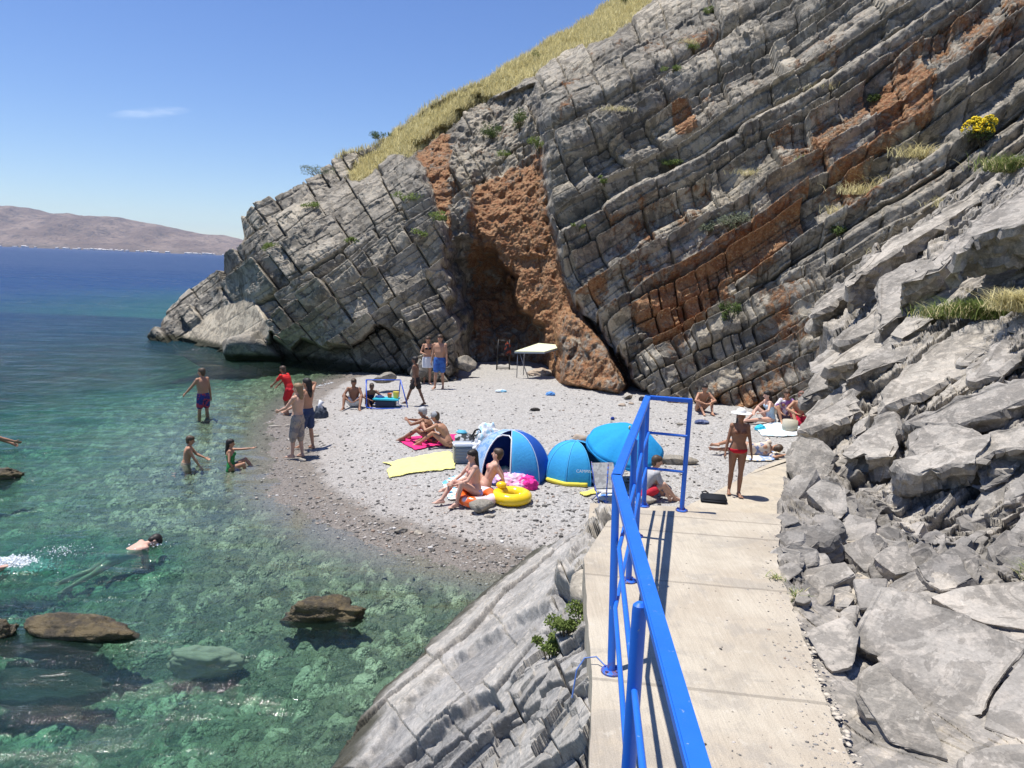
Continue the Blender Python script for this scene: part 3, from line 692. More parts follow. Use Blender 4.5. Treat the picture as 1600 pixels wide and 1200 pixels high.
# separate slabs split off the bedrock: each a prism on its own bedding plane
def rough_prism(V, F, edge, amp, seed, n, strata=1.0, bevel=.012):
    bm = bmesh.new(); vs = [bm.verts.new(v_) for v_ in V]
    for f in F: bm.faces.new([vs[i] for i in f])
    bmesh.ops.recalc_face_normals(bm, faces=bm.faces)
    bmesh.ops.bevel(bm, geom=bm.edges[:], offset=bevel, segments=2, affect='EDGES', profile=.6)
    bmesh.ops.triangulate(bm, faces=bm.faces)
    for k in range(7):
        es = [e for e in bm.edges if e.calc_length() > edge]
        if not es: break
        bmesh.ops.subdivide_edges(bm, edges=es, cuts=1)
        bmesh.ops.triangulate(bm, faces=bm.faces)
    bm.normal_update()
    co = np.array([v_.co for v_ in bm.verts]); no = np.array([v_.normal for v_ in bm.verts])
    nb = np.array(n); riser = 1-np.clip(np.abs(no@nb), 0, 1)**2
    d = fbm(co, 1.6, 4, seed)*amp*1.2+fbm(co, 7, 4, seed+5)*amp*.45
    tt = (co+.10*np.stack([fbm(co, 2, 2, seed+7)]*3, -1))@nb
    st = (rnd(np.floor(tt/.055), np.floor((co@np.array([.7, .7, .1]))*2.2+rnd(np.floor(tt/.055), seed=5)*9), seed=seed)-.5)*2
    st2 = (rnd(np.floor(tt/.16+3), np.floor((co@np.array([.9, .4, .1]))*1.3), seed=seed+1)-.5)*2
    d = d+riser*(st*amp*.9+st2*amp*1.6+ridged(co, 3.5, 4, seed+9)*amp*.9)*strata
    aa = np.cross(nb, [0, 1, 0]); aa = aa/np.linalg.norm(aa)
    fx = co@aa+co@np.array([0, .8, 0]); d = d+riser*(facets(fx, (co@nb)*1.8, 2.6, seed+21)*amp*3.2+facets(fx, (co@nb)*2, 7, seed+25)*amp*1.1)*strata
    co = co+no*d[:, None]
    for v_, c_ in zip(bm.verts, co): v_.co = c_
    me = bpy.data.meshes.new('x'); bm.to_mesh(me); bm.free(); return me
def bed_slab(poly, Y, n, h, down=(.18, .10, -1), seed=0, edge=None, amp=.03, taper=.05):
    n = Vector(n).normalized(); d0 = Vector(rays(*poly[0])); k0 = n.dot(d0*Y); V = []
    for q in poly:
        d = Vector(rays(*q)); den = n.dot(d)
        den = min(den, -.12); V.append(d*(k0/den)+Vector((0, 0, CAM_H)))
    cen = sum(V, Vector())/len(V); dn = Vector(down).normalized()
    B = [v_+dn*h+(cen-v_)*taper for v_ in V]; m = len(V)
    F = [list(range(m)), list(range(m, 2*m))[::-1]]+[[i, (i+1) % m, m+(i+1) % m, m+i] for i in range(m)]
    return rough_prism(V+B, F, edge or max(.045, .011*Y), amp*min(1.5, max(.5, Y/7)), seed, n)
NSl = (-.48, -.20, .85)
SL = [
 ([(1382, 634), (1407, 600), (1418, 580), (1472, 532), (1510, 522), (1640, 515), (1640, 552), (1575, 556), (1535, 577), (1487, 592), (1465, 600), (1435, 615), (1407, 624)], 9.6, NSl, .75),
 ([(1322, 596), (1340, 575), (1355, 555), (1387, 533), (1420, 512), (1447, 528), (1434, 542), (1412, 560), (1372, 574), (1355, 581), (1340, 588)], 12.0, NSl, .62),
 ([(1294, 572), (1330, 546), (1360, 524), (1390, 512), (1425, 508), (1390, 534), (1357, 555), (1335, 562)], 13.2, NSl, .7),
 ([(1315, 533), (1340, 508), (1360, 490), (1400, 458), (1450, 434), (1457, 441), (1407, 485), (1372, 511), (1355, 523), (1330, 531)], 14.6, NSl, .55),
 ([(1375, 515), (1380, 436), (1412, 412), (1450, 405), (1495, 394), (1502, 420), (1640, 402), (1640, 442), (1532, 428), (1472, 447), (1450, 463), (1407, 488)], 13.0, NSl, .5),
 ([(1270, 492), (1265, 484), (1305, 455), (1330, 440), (1370, 424), (1395, 394), (1450, 378), (1472, 378), (1434, 398), (1394, 426), (1360, 438), (1307, 468), (1290, 482)], 17.0, NSl, .8),
 ([(1325, 446), (1322, 440), (1412, 384), (1506, 328), (1640, 240), (1640, 222), (1500, 318), (1394, 376)][::-1], 16.6, (-.5, -.2, .84), .7),
 ([(1409, 442), (1495, 373), (1570, 316), (1640, 268), (1640, 325), (1499, 392), (1469, 421)], 12.8, NSl, .7),
 ([(1497, 395), (1516, 372), (1557, 358), (1640, 342), (1640, 298), (1580, 310), (1520, 347)], 10.8, NSl, .75),
 ([(1400, 721), (1475, 700), (1550, 676), (1549, 689), (1527, 713), (1525, 726), (1487, 724), (1470, 729), (1437, 738), (1415, 736)], 7.3, NSl, 1.0),
 ([(1550, 678), (1640, 658), (1640, 695), (1570, 700), (1552, 705), (1530, 718)], 7.1, NSl, .5),
 ([(1314, 711), (1340, 682), (1375, 657), (1392, 651), (1397, 675), (1406, 697), (1395, 714), (1360, 714), (1350, 710), (1330, 719)], 8.7, NSl, .75),
 ([(1250, 673), (1272, 650), (1330, 613), (1347, 640), (1312, 656), (1282, 664)], 11.2, NSl, .7),
 ([(1416, 677), (1450, 661), (1480, 663), (1517, 672), (1527, 683), (1434, 714), (1420, 697)], 7.9, NSl, .3),
 ([(1415, 660), (1450, 648), (1500, 623), (1587, 598), (1640, 575), (1640, 604), (1560, 642), (1500, 661), (1450, 660)], 8.3, NSl, .42),
 ([(1361, 870), (1390, 850), (1417, 855), (1437, 890), (1397, 898), (1375, 882)], 5.65, (-.35, -.35, .86), .22),
 ([(1432, 884), (1475, 865), (1500, 866), (1511, 890), (1522, 903), (1482, 924), (1445, 907)], 5.3, (-.3, -.4, .86), .25),
 ([(1310, 852), (1360, 833), (1373, 862), (1366, 898), (1350, 892)], 5.95, (-.3, -.45, .8), .25),
 ([(1357, 845), (1375, 831), (1388, 847), (1362, 867)], 6.2, (-.2, -.4, .86), .22),
 ([(1257, 912), (1295, 880), (1320, 876), (1338, 897), (1302, 914), (1275, 924)], 5.05, (-.35, -.4, .8), .22),
 ([(1325, 802), (1365, 812), (1366, 832), (1330, 852), (1310, 842)], 6.5, (-.2, -.5, .8), .3),
 ([(1222, 822), (1240, 812), (1275, 827), (1306, 837), (1287, 847), (1245, 838)], 6.15, (-.3, -.3, .86), .3),
 ([(1257, 767), (1282, 747), (1322, 760), (1326, 800), (1300, 813), (1282, 792)], 7.2, (-.45, -.5, .7), .4),
 ([(1226, 760), (1245, 742), (1270, 738), (1258, 765), (1240, 790), (1227, 800)], 7.6, (-.6, -.4, .6), .5),
 ([(1232, 712), (1250, 680), (1285, 690), (1300, 712), (1290, 742), (1250, 745), (1235, 735)], 9.2, (-.6, -.55, .5), .6),
 ([(1336, 1000), (1380, 920), (1432, 930), (1450, 945), (1537, 975), (1600, 1010), (1550, 1075), (1532, 1115), (1472, 1127), (1425, 1077), (1397, 1055), (1375, 1022)], 4.05, (-.22, -.28, .93), .17),
 ([(1350, 1045), (1375, 1030), (1397, 1053), (1425, 1078), (1455, 1120), (1485, 1188), (1390, 1162), (1340, 1082)], 3.42, (-.35, -.55, .75), .22),
 ([(1450, 932), (1500, 915), (1640, 903), (1640, 990), (1537, 973), (1510, 964)], 4.85, (-.2, -.25, .94), .18),
 ([(1547, 1092), (1600, 1022), (1670, 1016), (1670, 1175), (1600, 1160), (1535, 1137)], 3.5, (-.28, -.25, .92), .22),
 ([(1502, 1179), (1550, 1163), (1660, 1158), (1670, 1270), (1505, 1265)], 2.95, (-.1, -.3, .95), .25),
 ([(1256, 985), (1320, 960), (1345, 985), (1336, 1040), (1300, 1050), (1282, 1030)], 4.1, (-.12, -.12, .98), .05),
 ([(1335, 905), (1385, 905), (1378, 945), (1345, 950)], 4.9, (-.15, -.35, .9), .14),
]
# smaller broken pieces lodged between the big slabs
rq = random.Random(77)
def in_poly(x, y, poly): return poly_sd(np.array([float(x)]), np.array([float(y)]), poly)[0] > 0
Z_RUB = [(1218, 900), (1262, 905), (1340, 915), (1430, 920), (1550, 905), (1620, 880), (1620, 850), (1560, 835), (1500, 860), (1425, 845), (1370, 790), (1320, 745), (1255, 735), (1225, 800)]
Z_UP = [(1300, 600), (1330, 520), (1440, 430), (1600, 330), (1630, 560), (1600, 690), (1400, 740), (1330, 720), (1260, 740), (1300, 650)]
Z_FLT = [(1225, 905), (1300, 920), (1340, 930), (1330, 1000), (1280, 1000), (1250, 950)]
Z_H = [(1360, 790), (1400, 800), (1450, 838), (1530, 840), (1570, 870), (1500, 885), (1430, 868), (1370, 840)]
Z_R = [(1500, 700), (1630, 690), (1630, 880), (1560, 840), (1530, 760)]
for zone, cnt, r0, r1, el, nn_ in ((Z_H, 20, 12, 24, 1.6, (-.3, -.4, .82)), (Z_RUB, 44, 12, 32, 1.3, (-.3, -.45, .8)), (Z_UP, 20, 12, 30, 3.0, NSl), (Z_FLT, 9, 9, 18, 1.3, (-.1, -.25, .95)), (Z_R, 12, 18, 40, 1.7, (-.35, -.35, .85))):
    xs_ = [q[0] for q in zone]; ys_ = [q[1] for q in zone]; k_ = 0
    while k_ < cnt:
        x, y = rq.uniform(min(xs_), max(xs_)), rq.uniform(min(ys_), max(ys_))
        if not in_poly(x, y, zone): continue
        k_ += 1; m_ = rq.choice((4, 5, 5, 6)); rr_ = rq.uniform(r0, r1); a0 = rq.uniform(0, 6.28); th_ = R(-34 if el > 1.5 else rq.uniform(-60, 20))
        pl = []
        for j_ in range(m_):
            an = a0-2*PI*(j_+rq.uniform(-.25, .25))/m_; ex, ey = rr_*el*math.cos(an), rr_*.62*math.sin(an)
            pl.append((x+ex*math.cos(th_)-ey*math.sin(th_), y+ex*math.sin(th_)+ey*math.cos(th_)))
        sp_ = slope_at(x, y); Yc = sp_.y*rq.uniform(.965, .985); n_ = (nn_[0]+rq.uniform(-.2, .2), nn_[1]+rq.uniform(-.25, .15), nn_[2])
        d_ = Vector(rays(x, y)); nv = Vector(n_).normalized()
        if nv.dot(d_) > -.2: continue
        # anchor at the first corner of the same plane through the centre
        k0_ = nv.dot(d_*Yc); Y0 = k0_/min(nv.dot(Vector(rays(*pl[0]))), -.12)
        SL.append((pl, Y0, n_, rr_/1200*Yc*rq.uniform(.9, 1.6)))
for i, (pl, Y, n, h) in enumerate(SL):
    me = bed_slab(pl, Y, n, h, down=(.30, .75, -1) if n == NSl else (.20, .40, -1), seed=300+i*13, amp=.028 if Y > 6 else .016)
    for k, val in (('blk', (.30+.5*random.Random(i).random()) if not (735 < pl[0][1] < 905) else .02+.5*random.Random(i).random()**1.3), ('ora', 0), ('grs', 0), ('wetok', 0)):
        at = me.attributes.new(k, 'FLOAT', 'POINT'); at.data.foreach_set('value', np.full(len(me.vertices), val, np.float32))
    SL[i] = me

bm = bmesh.new()
for me in SL: bm.from_mesh(me)
me = bpy.data.meshes.new('split_slabs'); bm.to_mesh(me); bm.free()
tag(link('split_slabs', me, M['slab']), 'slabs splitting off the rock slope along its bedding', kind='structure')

# ================================================================== LOWER LEFT SHORE ROCK
def wl_(x, y): return (x, y, Gz(x, y, -.02).y)
cp3 = [wl_(440, 1330), wl_(520, 1195), wl_(567, 1130), wl_(605, 1080), wl_(690, 1000), wl_(760, 930), wl_(845, 862), (905, 833, Gz(905, 833, .25).y), (948, 808, Gz(948, 808, .4).y),
       (921, 1330, Y26(921, 1330, 2.3)), (921, 1200, Y26(921, 1200, 2.28)), (924, 1050, Y26(924, 1050, 2.3)), (918, 960, Y26(918, 960, 2.2)), (914, 905, Y26(914, 905, 2.05)), (925, 860, 8.2), (945, 835, 10.2),
       (720, 1200, 4.75), (820, 1120, 4.55), (700, 1100, 5.7), (800, 1000, 6.3), (850, 930, 7.4), (870, 880, 9.4), (640, 1250, 5.0)]
f3 = tps(cp3, 1e-3)
py3 = np.linspace(811, 1340, 520)
L3 = np.interp(py3, [803, 812, 832, 860, 895, 930, 1000, 1080, 1137, 1200, 1340], [952, 944, 905, 846, 800, 757, 688, 603, 562, 516, 430])
L3 = L3+5*fbm(np.stack([py3/18., 0*py3, 0*py3], -1), 1, 4, 233)*ss(803, 860, py3)
R3 = np.interp(py3, [803, 812, 850, 872, 905, 960, 1340], [962, 962, 962, 955, 950, 945, 945])
u3 = np.linspace(0, 1, 460)
PX = L3[:, None]+(R3-L3)[:, None]*u3[None]; PY = np.broadcast_to(py3[:, None], PX.shape)
Yd = f3(PX, PY); P = rays(PX, PY)*Yd[..., None]; P[..., 2] += CAM_H
# beds run along the slab; steps between them follow outlines read in image coordinates
def msk3(poly, w=5, rough=5, seed=0):
    n = fbm(np.stack([PX/26., PY/26., 0*PX], -1), 1, 3, 290+seed)*rough
    return ss(-w, w, poly_sd(PX, PY, poly)+n)
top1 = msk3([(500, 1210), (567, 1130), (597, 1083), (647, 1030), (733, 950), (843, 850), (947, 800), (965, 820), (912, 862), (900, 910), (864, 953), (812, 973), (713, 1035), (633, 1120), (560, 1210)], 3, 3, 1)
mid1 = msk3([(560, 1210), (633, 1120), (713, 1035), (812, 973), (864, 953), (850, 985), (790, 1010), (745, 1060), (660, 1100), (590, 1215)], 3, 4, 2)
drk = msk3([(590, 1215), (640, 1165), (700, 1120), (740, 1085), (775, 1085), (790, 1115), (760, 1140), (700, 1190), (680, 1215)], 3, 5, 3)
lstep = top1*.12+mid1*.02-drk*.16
wL, uL = bedc(PX, PY, 41, 0, 0, 10, 241)
lB, hL, gL, _ = blocks(wL, uL, 46, 300, 244, .085, .03, -.9, 1.0, .7)
lS, hL2, _, _ = blocks(wL, uL, 12, 180, 247, .014, .10, -.6, 1.0, .4)
lines = lB+lS
wQ, uQ = bedc(PX, PY, 30, 0, 0, 14, 251); dq, hq, gq, _ = blocks(wQ, uQ, 46, 80, 251, .20, .04, -.3, .8, 1.0)
rightz = ss(-.1, .5, (PX-np.interp(PY, [800, 860, 960, 1060, 1200, 1340], [930, 905, 850, 800, 735, 660]))/60.)
disp = lstep+lines*(1-.5*rightz)+rightz*dq*.9+fbm(P, 1.6, 5, 261)*.035+ridged(P, 6, 4, 262)*.012*(1+2*drk)+facets(PX*.0+P[..., 0]*1.5, P[..., 1]*.7, 2.2, 421)*.16*rightz+facets(P[..., 0]*2, P[..., 1]*.7, 5.5, 425)*(.010+.035*rightz)
eu = ss(0, .03, u3)[None]*np.ones_like(PX)*ss(1, .97, u3)[None]
P = P+(disp*eu*np.clip(Yd/6, .6, 1.6))[..., None]*np.array(Vector((-.35, -.25, .9)).normalized())
sk3 = []
for a, b_, c_ in ((-.02, .05, -.08), (-.02, .12, -.35), (-.05, .3, -1.1)):
    q = P[:, 0].copy(); q += np.array([a, b_, c_]); sk3.append(q)
far3 = P[0].copy(); far3[:, 1] += .6; far3[:, 2] -= .8
P = np.concatenate([np.stack(sk3[::-1], 1), P], 1); far3 = np.concatenate([np.repeat(far3[:1], 3, 0), far3], 0)
P = np.concatenate([far3[None], P], 0)
def pad3(a):
    a = np.concatenate([np.repeat(a[:, :1], 3, 1), a], 1); return np.concatenate([a[:1], a], 0)
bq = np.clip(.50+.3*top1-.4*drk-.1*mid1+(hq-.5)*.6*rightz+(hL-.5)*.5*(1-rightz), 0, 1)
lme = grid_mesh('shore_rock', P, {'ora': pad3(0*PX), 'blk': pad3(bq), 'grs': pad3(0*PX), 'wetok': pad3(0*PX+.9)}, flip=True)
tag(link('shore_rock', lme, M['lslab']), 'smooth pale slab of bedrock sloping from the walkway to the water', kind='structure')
P3R = P[1:, 3:]
def shore_at(px, py):
    i = int(np.argmin(np.abs(py3-py))); j = int(np.clip(round((px-L3[i])/(R3[i]-L3[i])*(len(u3)-1)), 0, len(u3)-1)); return Vector(P3R[i, j])

# ================================================================== HANDRAIL
def tube_bm(bm, pts, r, seg=12, cap=True, closed=False):
    pts = [Vector(p) for p in pts]; rings = []
    n = len(pts); up = None
    for i, p in enumerate(pts):
        a = pts[i-1] if (i > 0 or closed) else p; b = pts[(i+1) % n] if (i < n-1 or closed) else p
        d = (b-a).normalized()
        if up is None: up = d.orthogonal().normalized()
        up = (up-d*up.dot(d)).normalized(); w = d.cross(up)
        rr_ = r[i] if isinstance(r, (list, tuple)) else r
        rings.append([bm.verts.new(p+(up*math.cos(2*PI*k/seg)+w*math.sin(2*PI*k/seg))*rr_) for k in range(seg)])
    m = n if closed else n-1
    for i in range(m):
        A, B = rings[i], rings[(i+1) % n]
        for k in range(seg): bm.faces.new((A[k], A[(k+1) % seg], B[(k+1) % seg], B[k]))
    if cap and not closed:
        bm.faces.new(rings[0][::-1]); bm.faces.new(rings[-1])
def box_bm(bm, c, size, rot=None, bev=0):
    r = bmesh.ops.create_cube(bm, size=1.0); vs = r['verts']
    m = Matrix.Translation(Vector(c)) @ (rot.to_4x4() if rot is not None else Matrix.Identity(4)) @ Matrix.Diagonal((*size, 1))
    bmesh.ops.transform(bm, matrix=m, verts=vs)
    if bev: bmesh.ops.bevel(bm, geom=list({e for v_ in vs for e in v_.link_edges}), offset=bev, segments=2, affect='EDGES')
    return vs
def bobj(name, bm, mat, parent=None, smooth=False, loc=None):
    bmesh.ops.recalc_face_normals(bm, faces=bm.faces)
    me = bpy.data.meshes.new(name); bm.to_mesh(me); bm.free()
    if loc is not None: me.transform(Matrix.Translation(-Vector(loc)))
    o = link(name, me, mat, parent, smooth)
    return o
def autosmooth(o, ang=40):
    o.data.shade_smooth()
    try: o.data.set_sharp_from_angle(angle=R(ang))
    except Exception: pass
t = NT('blue_paint'); v = t.obj()
c = t.mix(t.noise(6, 4, .6, v), (.012, .115, .52), (.018, .155, .66))
c = t.mix(t.step(.66, .70, t.noise(38, 4, .7, v)), c, (.20, .28, .42))
rs1 = t.step(.62, .70, t.noise(11, 6, .75, v)); gz = t.n('ShaderNodeSeparateXYZ'); gg_ = t.n('ShaderNodeNewGeometry'); t.t.links.new(gg_.outputs['Position'], gz.inputs[0])
lowz = t.step(2.68, 2.60, gz.outputs[2]); c = t.mix(t.math('MULTIPLY', lowz, t.step(.45, .6, t.noise(45, 4, .7, v))), c, (.16, .065, .03)); c = t.mix(t.math('MULTIPLY', rs1, .30), c, (.06, .20, .55))
M['blue'] = t.fin(t.bsdf(c, t.math('ADD', .30, t.math('MULTIPLY', t.noise(25, 3, .6, v), .2)), .5, t.bump(t.noise(120, 3, .6, v), .25, .002)))
RH = .95
pB = Gz(955, 1050, WZ0); pA = Gz(0, 0, WZ0) if 0 else None
pC, pD, pE, pF = Gz(982, 908, WZ0), Gz(994, 838, WZ0), Gz(1006, 791, WZ0), Gz(1065, 798, WZ0)
tA = Gz(1000, 940, WZ0+RH); pA = Vector((tA.x, tA.y, WZ0))
tB, tE, tF = Gz(963, 746, WZ0+RH), Gz(1012, 621, WZ0+RH), Gz(1079, 626, WZ0+RH)
tN = Gz(1090, 1200, WZ0+RH); tN = tB+(tN-tB)*1.9
rail = empty('handrail', pB, 'bright blue painted metal handrail along the seaward edge of the walkway', 'railing')
def rp(name, fn, mat=None):
    bm = bmesh.new(); fn(bm); o = bobj(name, bm, mat or M['blue'], rail, loc=pB); autosmooth(o); return o
def post(p, tpt, r=.0200):
    def f(bm):
        tube_bm(bm, [p, Vector((tpt.x, tpt.y, tpt.z-.004))], r, 18)
    rp('post', f)
    def g_(bm):
        tube_bm(bm, [p+Vector((0, 0, .001)), p+Vector((0, 0, .010)), p+Vector((0, 0, .013))], [.052, .052, .046], 22)
        for k in range(4):
            a = PI/4+k*PI/2; q = p+Vector((math.cos(a), math.sin(a), 0))*.039
            tube_bm(bm, [q+Vector((0, 0, .012)), q+Vector((0, 0, .021))], .007, 6)
    rp('base_flange', g_)
for p, tp in ((pB, tB), (pC, None), (pD, None), (pE, tE), (pF, tF)):
    if tp is None:
        k = (p.y-tB.y)/(tE.y-tB.y); tp = tB.lerp(tE, k); tp = Vector((p.x*.5+tp.x*.5, tp.y, tp.z))
    post(p, tp)
def fa(bm): tube_bm(bm, [pA-Vector((0, 0, 0)), tA-Vector((0, 0, .03)), tA-Vector((0, 0, .012)), tA-Vector((0, 0, .002))], [.024, .024, .022, .011], 20)
rp('post', fa)
pN = Vector((tN.x-.05, tN.y, WZ0))
def bar(bm, a, b, w=.053, h=.034, ext=0.0):
    d = (b-a); L = d.length; d.normalize(); s_ = d.cross(Vector((0, 0, 1))).normalized(); u_ = s_.cross(d)
    m = Matrix((s_, d, u_)).transposed(); box_bm(bm, (a+b)/2, (w, L+ext, h), m, .005)
rp('top_rail', lambda bm: (bar(bm, tN, tB, ext=.03), bar(bm, tB, tE, ext=.03), bar(bm, tE, tF, ext=.03)))
def mid(z):
    def f(bm):
        def q(p): return Vector((p.x, p.y, WZ0+z))
        near_ = q(pA)+(q(pA)-q(pB))*1.4
        for a, b in ((near_, q(pA)), (q(pA), q(pB)), (q(pB), q(pC)), (q(pC), q(pD)), (q(pD), q(pE)), (q(pE), q(pF))):
            tube_bm(bm, [a, b], .0115, 10)
    rp('mid_rail', f)
mid(.65); mid(.34)
bm = bmesh.new()
q0 = pB+Vector((-.02, .02, .012)); tube_bm(bm, [q0, q0+Vector((-.05, .05, .03)), q0+Vector((-.11, .05, .02)), q0+Vector((-.15, .02, -.03)), q0+Vector((-.17, -.02, -.16))], .004, 6)
tag(bobj('cord', bm, plain('cord_blue', (.10, .2, .5), .6)), 'thin blue cord tied round the foot of a handrail post', 'cord')

# ================================================================== ROCKS AND STONES
def rock_obj(name, label, cat, c, size, seed, mat, rot=0, group=None, cut=None, sub=4, rough=.22, attrs=(.5, 0, 0, 0), flatb=True):
    bm = bmesh.new(); bmesh.ops.create_icosphere(bm, subdivisions=sub, radius=1)
    co = np.array([v_.co for v_ in bm.verts]); n = co.copy()
    rs = np.random.RandomState(seed)
    for k in range(9):       # planar breaks make it angular
        d = rs.normal(size=3); d /= np.linalg.norm(d); h = rs.uniform(.50, .85)
        e = np.maximum(co@d-h, 0); co = co-e[:, None]*d
    co += n*(fbm(co+seed, 1.3, 4, seed)*rough+ridged(co+seed, 3.2, 4, seed+3)*rough*.22)[:, None]
    co *= np.array(size)/2
    cr, sr = math.cos(rot), math.sin(rot); co = co@np.array([[cr, sr, 0], [-sr, cr, 0], [0, 0, 1]])
    for v_, q in zip(bm.verts, co): v_.co = q
    me = bpy.data.meshes.new(name); bm.to_mesh(me); bm.free()
    for k, val in zip(('blk', 'ora', 'grs', 'wetok'), attrs):
        at = me.attributes.new(k, 'FLOAT', 'POINT'); at.data.foreach_set('value', np.full(len(me.vertices), val, np.float32))
    o = link(name, me, mat, None, True); o.location = c
    return tag(o, label, cat, group)
t = NT('algae_rock'); v = t.obj(); g = t.n('ShaderNodeNewGeometry'); s_ = t.n('ShaderNodeSeparateXYZ'); t.t.links.new(g.outputs['Position'], s_.inputs[0])
n = t.noise(5, 6, .7, v)
c = t.mix(t.step(.4, .6, n), (.045, .034, .016), (.135, .10, .042))
c = t.mix(t.step(.6, .7, t.noise(16, 5, .7, v)), c, (.24, .20, .12))
c = t.mix(t.step(.07, -.02, s_.outputs[2]), c, (.030, .030, .018))
M['algae'] = t.fin(t.bsdf(c, .45, .5, t.bump(t.math('ADD', n, t.math('MULTIPLY', t.noise(40, 4, .7, v), .4)), 1.0, .05)))
t = NT('tan_stone'); v = t.obj(); n = t.noise(14, 5, .65, v)
M['tan'] = t.fin(t.bsdf(t.mix(n, (.30, .24, .185), (.46, .38, .30)), .85, .2, t.bump(n, .5, .01)))
def water_rock(px, py, w, d, h, seed, label, rot=0, zc=None, mat=None, group='rocks standing in the shallow water'):
    p = Gz(px, py, 0); z = ground_z(p.x, p.y)
    rock_obj('rock', label, 'rock', (p.x, p.y, (h*.5+z*.0)-h*.5+.02 if zc is None else zc), (w, d, h), seed, mat or M['algae'], rot, group, rough=.5, sub=5)
water_rock(516, 962, 1.15, .62, .44, 5, 'dark brown rounded rock breaking the water nearest the pale shore slab', .1)
water_rock(128, 988, 1.15, .42, .34, 9, 'mossy flat rock with dark pools around it, left of the swimmers rocks', -.1)
water_rock(2, 992, .55, .5, .40, 12, 'olive rock cut by the left edge of the photo near the bottom', .2)
water_rock(318, 1000, 1.0, .5, .36, 15, 'pale rock lying just under the surface between two dark rocks', .15, -.27, M['tan'])
water_rock(70, 970, 1.5, .55, .5, 19, 'long submerged ledge behind the mossy flat rock', .05, -.28)
water_rock(5, 747, .75, .4, .36, 23, 'small black pointed rock at the left edge below the wading arm', .3, .02)
water_rock(60, 1030, 1.7, .55, .45, 29, 'submerged dark ledge at the lower left of the water', -.05, -.38)
for o in bpy.data.objects:
    if o.get('label') == 'mossy flat rock with dark pools around it, left of the swimmers rocks': o['label'] = 'mossy brown flat rock in the water at the lower left'
def beach_rock(px, py, w, d, h, seed, label, mat=None, rot=0, bl=.5, group='large stones on the beach', up=.30):
    p = GB(px, py); rock_obj('stone', label, 'stone', (p.x, p.y, p.z+h*up), (w, d, h), seed, mat or M['slab'], rot, group, sub=3, rough=.16, attrs=(bl, 0, 0, 0))
beach_rock(905, 689, .45, .3, .22, 31, 'round tan boulder on the pebbles behind the blue umbrella', M['tan'])
beach_rock(1052, 724, 1.05, .42, .24, 33, 'long flat grey boulder on the pebbles beside the blue umbrella', M['cliff'], .0, .45)
beach_rock(1012, 787, .38, .3, .2, 34, 'pale stone at the foot of the handrail corner post', M['slab'], .2, .8)
beach_rock(752, 800, .5, .3, .3, 36, 'dark grey stone half under the orange swim ring', M['cliff'], .1, .5)
beach_rock(966, 614, .30, .18, .1, 37, 'small tan stone on the upper beach', M['tan'])
beach_rock(972, 634, .26, .18, .1, 38, 'small pinkish tan stone behind the handrail', M['tan'])
beach_rock(986, 631, .22, .16, .08, 39, 'smallest tan stone of the pair behind the handrail', M['tan'])
beach_rock(1062, 664, .20, .16, .08, 40, 'small dark stone between the handrail and the blue cloth', M['cliff'], 0, .2)
beach_rock(625, 832, .30, .18, .10, 41, 'flat grey stone on the wet gravel', M['cliff'], .3, .3)
beach_rock(653, 835, .16, .12, .09, 42, 'white stone on the wet gravel', M['slab'], 0, 1.0)
beach_rock(765, 808, .2, .14, .09, 43, 'white stone beside the dark stone under the swim ring', M['slab'], 0, 1.0)
beach_rock(492, 682, .22, .16, .10, 44, 'white stone at the water edge by the standing pair', M['slab'], 0, 1.0)
beach_rock(472, 721, .18, .14, .09, 45, 'white stone beside the bare feet of the fair haired person', M['slab'], 0, 1.0)
p = Gz(930, 900, 2.35); rock_obj('boulder', 'pale cream boulder jammed under the corner of the walkway', 'boulder', (p.x-.03, p.y-.10, 2.28), (.34, .42, .36), 51, M['slab'], .3, attrs=(1, 0, 0, 0), rough=.15)
for i, (px, py, w, h, lab) in enumerate(((655, 588, .8, .8, 'grey boulder under the left cliff behind the walking boy'), (724, 579, 1.0, .7, 'angular boulder behind the person in blue shorts'), (800, 545, 2.6, 1.3, 'low grey rock ledge at the back of the cave'), (748, 535, 1.7, 1.9, 'brown rounded rock at the left side of the cave mouth'), (598, 598, .9, .45, 'low grey rock at the foot of the dark overhang'), (400, 565, 3.2, 2.2, 'dark triangular rock standing in the sea under the headland'))):
    p = Gz(px, py, .6 if i < 5 else -.1)
    if i == 3: p += Vector((0, 1.0, 0))
    if i == 2: p += Vector((0, 1.5, 0))
    rock_obj('boulder', lab, 'boulder', (p.x, p.y+.3, p.z+h*.25), (w, w*.7, h), 61+i, M['cliff'], .2*i, 'boulders at the foot of the cliff', attrs=(.35, .55 if i == 3 else 0, 0, 1 if i == 5 else 0), rough=.2)
